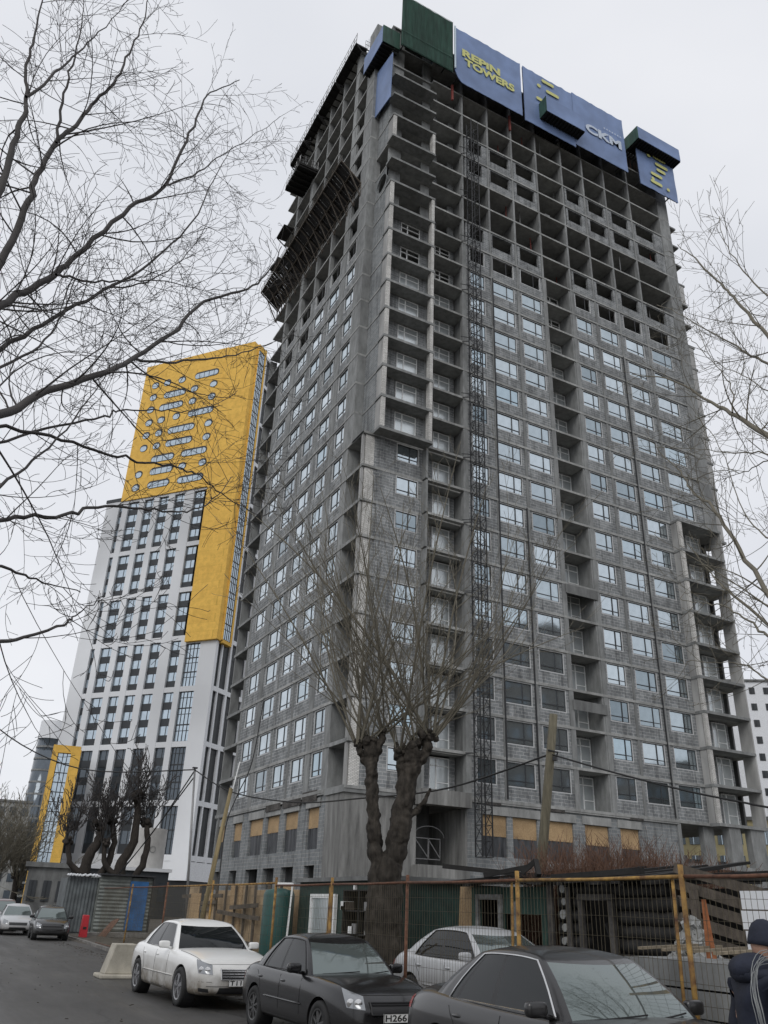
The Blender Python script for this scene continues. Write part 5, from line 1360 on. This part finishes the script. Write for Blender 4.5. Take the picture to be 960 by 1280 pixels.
# plank stack before the green end
def stack(name, label, cat, x0,x1,y0,y1,z0,n,th,mat,seed,group=None,along='y',jit=.15):
    t = empty(name, ((x0+x1)/2,(y0+y1)/2,z0), label, cat, group); r = random.Random(seed)
    for i in range(n):
        m = MB(); z = z0+i*th*1.08; a, b = r.uniform(-jit,jit), r.uniform(-jit,jit)
        m.prism([(x0+a*.3,y0+a,z),(x1+b*.3,y0+a*.8,z),(x1+b*.3,y1+b,z+r.uniform(-.01,.02)),(x0+a*.3,y1+b,z)], (0,0,th)); m.build('plank' if th < .2 else 'slab', mat, t)
    return t
stack('plank_stack', 'stack of weathered grey planks against the green end of the burnt house', 'planks', 10.1,10.7,14.3,16.2,.2,6,.18,M['wood_old'],4)
stack('block_stack', 'stack of grey concrete blocks topped with pale battens behind the fence, beside the person', 'blocks', 8.0,9.3,6.7,8.6,GZ,5,.26,M['concrete'],5,jit=.03)
t = empty('batten_frame', (8.6,7.6,1.42), 'pale wooden battens lying across the grey block stack', 'battens')
for i in range(5):
    m = MB(); y = 6.8+i*.38; m.beam((8.0,y,1.38),(9.35,y+.35,1.42),.05,.03); m.build('batten', M['wood_pale'], t)
stack('sheet_stack', 'stack wrapped in white sheeting behind the fence at the right edge', 'wrapped stack', 9.9,11.2,7.0,8.35,1.15,4,.22,M['white_paint'],6,jit=.02)
stack('pallet', 'dark stacked pallets carrying the white wrapped stack', 'pallets', 9.95,11.15,7.05,8.3,GZ,8,.145,M['wood_old'],8,jit=.04)
t = empty('collapsed_shed', (11.5,9.3,GZ), 'collapsed frame of slanting grey boards between the burnt house and the white wrapped stack', 'planks')
rr = random.Random(12)
for i in range(8):
    m = MB(); z = .35+i*.24; m.beam((11.0,10.5,z+.45),(12.4+rr.uniform(-.3,.3),8.3,z*.85),.05,.15); m.build('plank', M['wood_old'], t)
for i in range(4): m = MB(); m.beam((11.1+i*.4,10.2-i*.6,GZ),(11.05+i*.4,10.2-i*.6,2.15-i*.1),.1); m.build('stud', M['wood_old'], t)
t = empty('steel_trestle', (8.9,8.2,GZ), 'orange rusty upright steel angle trestle left of the white wrapped stack', 'trestle')
m = MB(); m.beam((9.0,8.25,GZ),(9.05,8.2,1.95),.05); m.beam((9.15,8.1,GZ),(9.05,8.2,1.95),.05); m.beam((9.02,8.22,.9),(9.1,8.15,.9),.04); m.build('upright', M['orange_steel'], t)
t = empty('rubble_heap', (11,9.6,GZ), 'heap of pale rubble and crumpled plastic by the right corner of the burnt house', 'rubble')
m = MB(); rr = random.Random(3)
for i in range(900):
    q = abs(rr.gauss(0,.45)); a = rr.uniform(0,6.28); p = Vector((10.45+q*.8*math.cos(a),9.75+q*1.1*math.sin(a),max(GZ,(1.75-q*1.6)*rr.uniform(.85,1.0)))); s_ = rr.uniform(.02,.09)
    ax = Vector((rr.gauss(0,1),rr.gauss(0,1),rr.gauss(0,1))).normalized(); ay = ax.orthogonal().normalized(); m.obox(p, ax*s_, ay*s_*rr.uniform(.4,.9), ax.cross(ay)*s_*rr.uniform(.2,.7))
tag(m.build('rubble', M['concrete_light'], t), kind='stuff')
# site cabin and its surroundings
C_ = empty('site_cabin', (11.6,21.4,GZ), 'dark green site cabin with a white-framed window behind the fence, left of the pollard', 'site cabin')
m = MB(); m.box(10.2,13.4,18.6,24.0,GZ,2.35); m.build('wall', M['green_dark'], C_)
m = MB(); m.box(10.05,13.5,18.4,24.1,2.351,2.45); m.build('roof', M['concrete_dark'], C_)
m = MB()
for q in ((21.4,23.0,1.95,2.05),(21.4,23.0,.82,.92),(21.4,21.5,.92,1.95),(22.9,23.0,.92,1.95)): m.box(10.1,10.19,*q)
f_ = m.build('window', M['pvc'], C_); m = MB(); m.box(10.14,10.17,21.5,22.9,.92,1.95); m.build('pane', M['pane_white'], f_)
m = MB(); m.box(10.12,10.19,20.3,20.38,.5,2.3); m.build('corner_trim', M['pvc'], C_)
t = empty('green_tank', (9.75,24.1,GZ), 'upright dark teal plastic tank left of the green cabin', 'tank')
m = MB(); m.lathe([(.001,0),(.42,0),(.45,.08),(.45,2.1),(.40,2.22),(.12,2.28),(.001,2.28)], Matrix.Translation((9.7,24.3,GZ)) @ Matrix.Rotation(R(90),4,'X'), 28); m.build('tank_shell', M['teal'], t, smooth=True)
m = MB(); m.beam((9.72,23.65,GZ),(9.8,23.6,2.3),.05); m.beam((9.5,24.1,2.3),(9.8,23.6,2.3),.05); m.build('tank_pipe', M['pvc'], t)
t = empty('tool_shelf', (9.9,18.8,GZ), 'dark shelf crammed with odds and ends between the cabin and the pollard', 'shelf')
m = MB()
for z in (.15,.65,1.15,1.65,2.1): m.box(9.75,10.15,18.4,20.2,z,z+.03)
for y in (18.42,19.3,20.15): m.box(9.75,10.15,y,y+.04,GZ,2.12)
m.build('rack', M['wood_black'], t)
rr = random.Random(21)
for i in range(16):
    m = MB(); y = rr.uniform(18.5,20); z = rr.choice((.18,.68,1.18,1.68)); m.box(9.72,9.95,y,y+rr.uniform(.1,.3),z+.002,z+rr.uniform(.08,.3)); m.build('box', rr.choice([M['concrete_light'],M['steel'],M['wood_old'],M['red_steel'],M['pvc']]), t)
def board(name, label, p, q, z0, z1, mat, group=None, cat='board', th=.03, lean=.1):
    p, q = Vector((*p,0)), Vector((*q,0)); u = (q-p).normalized(); nn = Vector((-u.y,u.x,0)); m = MB()
    m.prism([p+Vector((0,0,z0)), q+Vector((0,0,z0)), q+nn*lean+Vector((0,0,z1)), p+nn*lean+Vector((0,0,z1))], nn*th)
    return tag(m.build(name, mat), label, cat, group)
board('plywood_board', 'single pale plywood board standing right of the pollard trunk', (11.2,17.3), (11.0,16.5), GZ, 2.25, M['osb'])
HB = empty('plywood_hoarding', (10,29,GZ), 'row of tan plywood sheets behind the yellow fence, right of the blue door', 'hoarding')
rr = random.Random(31); y = 24.9; k = 0
while y < 34:
    w_ = rr.choice((1.22,1.22,.9,1.5)); x0 = 10.3+rr.uniform(-.15,.3)-.05*(y-25); zz_ = rr.uniform(1.95,2.45)
    m = MB(); m.mi = 0; m.box(x0,x0+.03,y,y+w_-.03,rr.uniform(GZ,.4),zz_)
    m.build('board', M['osb2'] if k % 3 else M['osb'], HB); y += w_; k += 1
m = MB()
for i in range(11): yy = rr.uniform(25,33); z = rr.uniform(.3,2.0); m.beam((9.95,yy,z),(9.9,yy+rr.uniform(.8,2.5),z+rr.uniform(-.1,.1)),.05,.12)
for i in range(9): yy = 25+i; m.beam((10.0,yy,GZ),(10.0,yy+rr.uniform(-.1,.1),2.3),.07)
m.build('batten_frame', M['wood_old'], HB)
m = MB(); m.box(10.9,14,24.8,34,GZ,2.2); m.build('shed_box', M['osb2'], HB)
for i in range(5):
    yy = 25.4+i*1.7; stack('timber_stack', ['lowest timber stack beside the green tank','timber stack in front of the plywood sheds, second from the green tank','timber stack in the middle of the plywood sheds','pale timber stack second from the blue door','whitish timber stack nearest the blue shed door'][i], 'timber', 8.6,9.5,yy,yy+1.5,GZ,3+i%3,.13,[M['wood_pale'],M['wood_old'],M['osb2']][i%3],50+i,'timber stacks behind the yellow fence')
# striped shed with the blue door
S_ = empty('striped_shed', (12,57.5,GZ), 'grey corrugated metal shed with a bright blue door behind the far parked cars', 'shed')
def corr(mb, x0, x1, y, z0, z1, horiz=True, p=.16):
    if horiz:
        z = z0
        while z < z1-.01: mb.quad((x0,y,z),(x1,y,z),(x1,y-.05,z+p*.5),(x0,y-.05,z+p*.5)); mb.quad((x0,y-.05,z+p*.5),(x1,y-.05,z+p*.5),(x1,y,z+p),(x0,y,z+p)); z += p
    else:
        x = x0
        while x < x1-.01: mb.quad((x,y,z0),(x,y,z1),(x+p*.5,y-.05,z1),(x+p*.5,y-.05,z0)); mb.quad((x+p*.5,y-.05,z0),(x+p*.5,y-.05,z1),(x+p,y,z1),(x+p,y,z0)); x += p
m = MB(); corr(m, 10.7, 12.55, 56.0, .1, 3.1, True, .2); corr(m, 13.5, 13.85, 56.0, .1, 3.1, True, .2); m.box(10.65,13.9,56.06,59,GZ,3.05); m.build('striped_wall', M['shed_metal'], S_)
m = MB(); corr(m, 8.9, 10.7, 56.4, .0, 2.95, False, .2); m.box(8.85,10.6,56.45,59,GZ,2.9); m.build('side_wall', M['shed_dark'], S_)
m = MB(); m.box(12.5,13.6,55.86,55.93,.15,2.85); d_ = m.build('door', M['blue_door'], S_)
m = MB(); m.box(12.6,12.66,55.8,55.85,1.3,1.5); m.build('handle', M['steel_dark'], d_)
m = MB(); m.box(10.6,14.0,55.7,59.1,3.11,3.2); m.box(13.86,13.96,55.75,55.9,GZ,3.1); m.build('roof', M['steel_dark'], S_)
m = MB()
rr = random.Random(7)
for i in range(26): x = 8.8+i*.075; blob(m, (x,56.15,3.05+rr.uniform(-.03,.05)), (.09,.2,.07), None, 6)
m.build('white_roof_edge', M['white_paint'], S_)
t = empty('road_barrier', (9.0,49.5,GZ), 'bright red plastic barrier standing by the front of the small dark sedan', 'barrier')
m = MB(); m.prism([(8.8,49.2,GZ),(9.2,49.2,GZ),(9.15,49.2,1.0),(8.85,49.2,1.0)], (0,.35,0)); m.build('shell', M['red_plastic'], t, bevel=.03)
m = MB(); m.box(8.92,9.08,49.17,49.2,.35,.45); m.build('slot', M['ink'], t)
for i in range(3):
    m = MB(); m.beam((9.6+i*.12,48.6,GZ+.02),(10.5+i*.1,49.6,.75+.05*i),.2,.04); tag(m.build('loose_board', M['red_wood']), ['lowest brown board leaning by the red barrier','middle brown board leaning by the red barrier','topmost brown board leaning by the red barrier'][i], 'board', 'boards leaning by the red barrier')
for i in range(6):
    a = R(200-i*16); m = MB(); x, y = 11.3+1.9*math.cos(a)+i*.55, 50.8+1.2*math.sin(a)
    m.obox((x,y,.04),(.48,.08,0),(-.02,.1,0),(0,0,.13)); tag(m.build('kerb_stone', M['kerb'], bevel=.02), 'loose grey kerb stone in the curved row before the striped shed', 'kerb stone', 'curved row of kerb stones')
# pale concrete block left of the white sedan
t = empty('concrete_block', (5.5,24.6,GZ), 'pale tapered concrete road block left of the white sedan', 'concrete block')
m = MB(); m.prism([(5.12,24.3,GZ+.1),(6.05,24.3,GZ+.1),(5.88,24.3,.68),(5.32,24.3,.68)], (0,.6,0)); m.build('block', M['cream_concrete'], t, bevel=.02)
m = MB(); m.box(5.0,6.2,24.15,25.05,GZ,GZ+.098); m.build('foot', M['cream_concrete'], t, bevel=.03)
# poles and cables
def pole(label, a, b, r0, r1, mat, group='poles'):
    t = empty('utility_pole', a, label, 'pole', group); m = MB(); m.tube([a, tuple((Vector(a)+Vector(b))/2), b], [r0,(r0+r1)/2,r1], 12); m.build('shaft', mat, t, smooth=True); return t
t = pole('thick leaning wooden pole rising from the dry bushes', (15.8,20.66,GZ), (16.58,20.03,7.35), .165, .125, M['pole_wood'])
m = MB(); m.beam((16.45,20.0,6.0),(16.5,19.9,6.0),.12); m.tube([(16.3,20.05,6.25),(16.6,19.95,6.2),(16.65,20.1,6.1)],.025,6); m.build('cable_clamp', M['steel_dark'], t)
t = pole('slim grey steel pole with cables at its top, before the white tower', (11.23,38.4,GZ), (10.71,38.54,7.3), .06, .045, M['steel'])
m = MB(); m.box(10.6,10.82,38.45,38.6,7.3,7.36); m.build('cap', M['steel_dark'], t)
t = pole('short yellowish leaning wooden pole beside the far corner of the grey tower', (8.1,26.8,GZ), (8.67,26.63,5.08), .08, .06, M['pole_wood2'])
m = MB(); m.tube([(8.7,26.55,5.05),(8.82,26.5,5.9)],.02,6); m.build('bracket', M['pvc'], t)
def cable(label, pts, r=.018, sag=0, group='overhead cables'):
    P = bez(pts, 6); m = MB(); m.tube(P, r, 6); tag(m.build('cable', M['ink'], None, smooth=True), label, 'cable', group)
cable('long black cable sagging from the left edge to the slim steel pole', [(1.2,50,12),(2.56,44.93,9.05),(6.31,42.53,7.3),(10.7,38.54,7.25)], .03)
cable('black cable sagging from the slim steel pole to the thick wooden pole', [(10.7,38.54,7.25),(11.81,36.12,6.14),(13.31,32.37,5.53),(13.86,27.73,5.32),(15.01,23.64,5.38),(16.42,20.1,6.15)], .028)
cable('black cable from the thick wooden pole to the right edge', [(16.42,20.1,6.15),(17.0,17.6,5.3),(17.3,14.6,4.45),(17.4,12.0,4.0),(17.8,7,4.2)], .026)
cable('upper of two cables sloping down from the slim steel pole to the dark pollards', [(10.71,38.54,7.2),(11.4,48,5.0),(12.5,59.8,3.4)], .03)
cable('lower of two cables sloping down from the slim steel pole to the dark pollards', [(10.71,38.54,6.9),(11.0,48,4.4),(12.1,59.8,2.7)], .03)
cable('thin black cable hanging down beside the short wooden pole', [(11.1,31.2,9.2),(10.9,31.3,6.7),(10.5,31.5,5.4),(10.2,31.5,4.2),(10.2,31.5,1.5)], .02)

# grit and fallen leaves along the kerb
rr = random.Random(99); m = MB()
for i in range(900):
    y = rr.uniform(5, 45); x = 7.35-abs(rr.gauss(0,.35)) if rr.random() < .75 else rr.uniform(-2,7.3); s_ = rr.uniform(.008,.03)
    a = rr.uniform(0,6.28); m.obox((x,y,GZ+.006),(s_*math.cos(a),s_*math.sin(a),0),(-s_*.6*math.sin(a),s_*.6*math.cos(a),0),(0,0,.004))
tag(m.build('kerb_grit', M['mud'], None), 'scattered grit and dead leaves along the kerb under the parked cars', 'grit', None, 'stuff')
# ------------------------------------------------------------------ person
def skin_body(name, V, E, Rr, mat, parent, levels=2, root=0):
    me = bpy.data.meshes.new(name); me.from_pydata(V, E, []); o = bpy.data.objects.new(name, me); COL.objects.link(o)
    o.modifiers.new('k','SKIN').use_smooth_shade = True
    for i, r in enumerate(Rr):
        sv = me.skin_vertices[0].data[i]; sv.radius = r if isinstance(r, tuple) else (r, r); sv.use_root = (i == root)
    s = o.modifiers.new('s','SUBSURF'); s.levels = levels; s.render_levels = levels
    m2 = eval_mesh(o, name); kill(o); o = bpy.data.objects.new(name, m2); COL.objects.link(o); m2.materials.append(mat)
    for p in m2.polygons: p.use_smooth = True
    o.parent = parent; return o
def chain(V, E, Rr, pts, start=None):
    prev = start
    for (x,y,z,r) in pts:
        V.append((x,y,z)); Rr.append(r)
        if prev is not None: E.append((prev, len(V)-1))
        prev = len(V)-1
    return prev
# local frame: +x = the way the person faces, z up; walking to the right of the photo
PP = empty('person', (5.42,4.5,GZ), 'person in a dark navy hooded jacket and knitted hat, walking right', 'person', None, R(-22))
V, E, Rr = [], [], []
V.append((0,0,.95)); Rr.append((.15,.12))
a = chain(V,E,Rr,[(.01,0,1.12,(.155,.12)),(.02,0,1.3,(.18,.13)),(.03,0,1.42,(.15,.11)),(.05,0,1.5,.065),(.07,0,1.56,.06)],0)
for s in (-1,1):
    chain(V,E,Rr,[(.01,s*.09,.86,.1),(.06*s+.02,s*.1,.5,.07),(.12*s-.02,s*.1,.12,.05)],0)
    k = chain(V,E,Rr,[(.02,s*.19,1.42,.075),(-.02-.04*s,s*.25,1.14,.052),(.08+.02*s,s*.24,.9,.04),(.14,s*.22,.83,.03)],3)
skin_body('body', V, E, Rr, plain('skin', (.42,.25,.18), .6), PP)
m = MB()
navy = rough_mat('navy_cloth', (.016,.020,.036), .5, 5, .8, 1.5, bmp=.9, fine=9); dark = plain('dark_trousers', (.015,.015,.018), .85)
V, E, Rr = [(0,0,.86)], [], [(.215,.165)]
chain(V,E,Rr,[(0,0,1.0,(.215,.165)),(.01,0,1.15,(.21,.16)),(.01,0,1.3,(.225,.165)),(.02,0,1.4,(.20,.15)),(.03,0,1.47,(.12,.11))],0)
for s in (-1,1): chain(V,E,Rr,[(.02,s*.2,1.39,.098),(0,s*.26,1.27,.088),(-.03-.04*s,s*.285,1.1,.075),(.03,s*.28,.96,.066),(.09,s*.25,.88,.058)],4)
jk = skin_body('jacket', V, E, Rr, navy, PP)
for s in (-1,1):
    V, E, Rr = [(0,s*.085,.92)], [], [(.125,.12)]; chain(V,E,Rr,[(.03*s,s*.1,.7,.1),(.09*s+.02,s*.1,.48,.08),(.13*s,s*.1,.25,.07),(.15*s-.03,s*.1,.09,.065)],0)
    skin_body('trouser_leg', V, E, Rr, dark, PP)
    V, E, Rr = [(.15*s-.06,s*.1,.06)], [], [.055]; chain(V,E,Rr,[(.15*s+.03,s*.1,.05,.052),(.15*s+.14,s*.1,.04,.042)],0); skin_body('shoe', V, E, Rr, M['ink'], PP)
# hood lying on the shoulders and its rim
V, E, Rr = [(.03,-.12,1.49)], [], [.045]; chain(V,E,Rr,[(-.05,-.1,1.52,.055),(-.11,-.05,1.54,.062),(-.13,0,1.545,.065),(-.11,.05,1.54,.062),(-.05,.1,1.52,.055),(.03,.12,1.49,.045)],0); m = MB(); blob(m, (-.065,0,1.50), (.125,.165,.085), Matrix.Rotation(R(-18),3,'Y'), 22, .85); blob(m, (-.03,0,1.455), (.15,.2,.07), None, 22, .9); m.build('hood', navy, PP, smooth=True, local=True)
# head with face
hd = MB(); n = 20
HX, HZ = .075, 1.635
for i in range(n//2+1):
    th = math.pi*i/(n//2)
    for j in range(n):
        ph = 2*math.pi*j/n; x, y, z = math.sin(th)*math.cos(ph), math.sin(th)*math.sin(ph), math.cos(th)
        X_, Y_, Z_ = x*.1, y*.076, z*.125
        if z < 0: Y_ *= 1+.25*z; X_ *= 1+.12*z*(1 if x < 0 else .3)
        if x > .8 and abs(z) < .2: X_ -= .006
        hd.v.append((HX+X_, Y_, HZ+Z_))
for i in range(n//2):
    for j in range(n): a = i*n+j; b = i*n+(j+1)%n; hd.f.append((a,a+n,b+n,b)); hd.m.append(0)
skinm = bpy.data.materials['skin']
blob(hd, (HX+.103,0,HZ-.015), (.02,.014,.026)); blob(hd, (HX+.088,0,HZ-.063), (.014,.026,.008)); blob(hd, (HX+.08,0,HZ-.105), (.02,.022,.018))
for s in (-1,1): blob(hd, (HX-.005,s*.076,HZ-.02), (.018,.009,.032)); blob(hd, (HX+.07,s*.045,HZ-.035), (.022,.018,.022))
ho = hd.build('head', skinm, PP, smooth=True, local=True)
for s in (-1,1): m = MB(); blob(m, (HX+.089,s*.032,HZ+.006), (.008,.012,.007)); m.build('eye', M['ink'], ho, smooth=True, local=True)
m = MB(); m.lathe([(.001,.175),(.045,.165),(.08,.135),(.098,.09),(.104,.05),(.108,.03),(.108,.0),(.1,-.002)], Matrix.Translation((HX-.008,0,HZ+.0)) @ Matrix.Diagonal((1.05,.86,1,1)) @ Matrix.Rotation(R(8),4,'Y') @ Matrix.Rotation(R(90),4,'X'), 24)
m.build('knit_hat', navy, PP, smooth=True, local=True)
m = MB()
for s in (-1,1):
    c = Vector((.15,s*.235,.82)); blob(m, c, (.045,.02,.04))
    for k, (dy, l) in enumerate(((-.5,.055),(-.17,.065),(.17,.06),(.5,.048))):
        p = c+Vector((.03+.0*k,dy*.02,-.01-.018*k+.015)); q = p+Vector((l*.6,0,-l*.5)); r_ = q+Vector((0,0,-l*.5)); m.tube([p,q,r_],[.011,.010,.008],6)
    m.tube([c+Vector((-.01,-s*.015,.02)),c+Vector((.035,-s*.03,.0)),c+Vector((.06,-s*.028,-.02))],[.013,.012,.009],6)
m.build('hand', skinm, PP, smooth=True, local=True)
m = MB(); m.box(.0,.08,-.345,-.33,1.22,1.3); m.build('sleeve_patch', M['steel'], PP, local=True)
t = empty('wire_coil', (5.3,4.35,1.2), 'loose coil of pale grey wire hanging from the shoulder of the person', 'wire coil', None, R(-22))
rg = random.Random(77); m = MB()
for i in range(8):
    P = []; r1, r2 = .2+rg.uniform(-.02,.02), .30+rg.uniform(-.03,.03); ox, oz, oy = rg.uniform(-.02,.02), rg.uniform(-.02,.02), rg.uniform(-.03,.03)
    for k in range(29):
        a = 2*math.pi*k/28; P.append((-.06+ox+r1*.95*math.cos(a), -.31+oy+.13*math.sin(a)*(1 if math.sin(a) > 0 else .1), oz+.0+r2*math.sin(a)-.02))
    m.tube(P, .0028, 5, caps=False)
m.build('wire_loops', M['wire_pale'], t, smooth=True, local=True)

# ------------------------------------------------------------------ sky, light, camera
wd = bpy.data.worlds.new('World'); S.world = wd; wd.use_nodes = True; n = wd.node_tree
bg = n.nodes['Background']; bg.inputs['Strength'].default_value = .1
sky = n.nodes.new('ShaderNodeTexSky'); sky.sky_type = 'NISHITA'; sky.sun_disc = False; sky.sun_elevation = R(42); sky.sun_rotation = R(225)
tc = n.nodes.new('ShaderNodeTexCoord')
def wn(scale, sx, det):
    mp = n.nodes.new('ShaderNodeMapping'); mp.inputs['Scale'].default_value = sx; n.links.new(tc.outputs['Generated'], mp.inputs['Vector'])
    t = n.nodes.new('ShaderNodeTexNoise'); t.inputs['Scale'].default_value = scale; t.inputs['Detail'].default_value = det; n.links.new(mp.outputs[0], t.inputs['Vector']); return t.outputs['Fac']
c = ramp(n, wn(1.6, (1,1,2.2), 4), [(.32, (.715,.735,.785)), (.68, (.84,.85,.885))])
sc_ = n.nodes.new('ShaderNodeVectorMath'); sc_.operation = 'SCALE'; sc_.inputs['Scale'].default_value = 10.7; n.links.new(c, sc_.inputs[0])
mx = mixc(n, .94, sky.outputs['Color'], sc_.outputs[0]); n.links.new(mx, bg.inputs['Color'])
sun = bpy.data.lights.new('sun', 'SUN'); sun.energy = .9; sun.angle = R(30); sun.color = (1,.97,.93)
so = bpy.data.objects.new('sun', sun); COL.objects.link(so); so.rotation_euler = (R(48), 0, R(-45))
cam = bpy.data.cameras.new('camera'); co = bpy.data.objects.new('camera', cam); COL.objects.link(co); S.camera = co
cam.sensor_fit = 'VERTICAL'; cam.sensor_height = 36; cam.lens = 1022.0/1280*36; cam.clip_end = 5000; cam.clip_start = .05
yaw, pitch, roll = R(27.407), R(26.101), R(2.2688)
fw = Vector((math.sin(yaw)*math.cos(pitch), math.cos(yaw)*math.cos(pitch), math.sin(pitch))); rt_ = Vector((math.cos(yaw),-math.sin(yaw),0)); up = rt_.cross(fw)
r2 = rt_*math.cos(roll)+up*math.sin(roll); u2 = -rt_*math.sin(roll)+up*math.cos(roll)
co.matrix_world = Matrix.Translation((0,0,1.65)) @ Matrix((r2, u2, -fw)).transposed().to_4x4()
S.view_settings.view_transform = 'Standard'; S.view_settings.look = 'None'; S.view_settings.gamma = 1; S.view_settings.exposure = 0
S.cycles.use_denoising = True; S.cycles.max_bounces = 6; S.cycles.diffuse_bounces = 3; S.cycles.glossy_bounces = 3
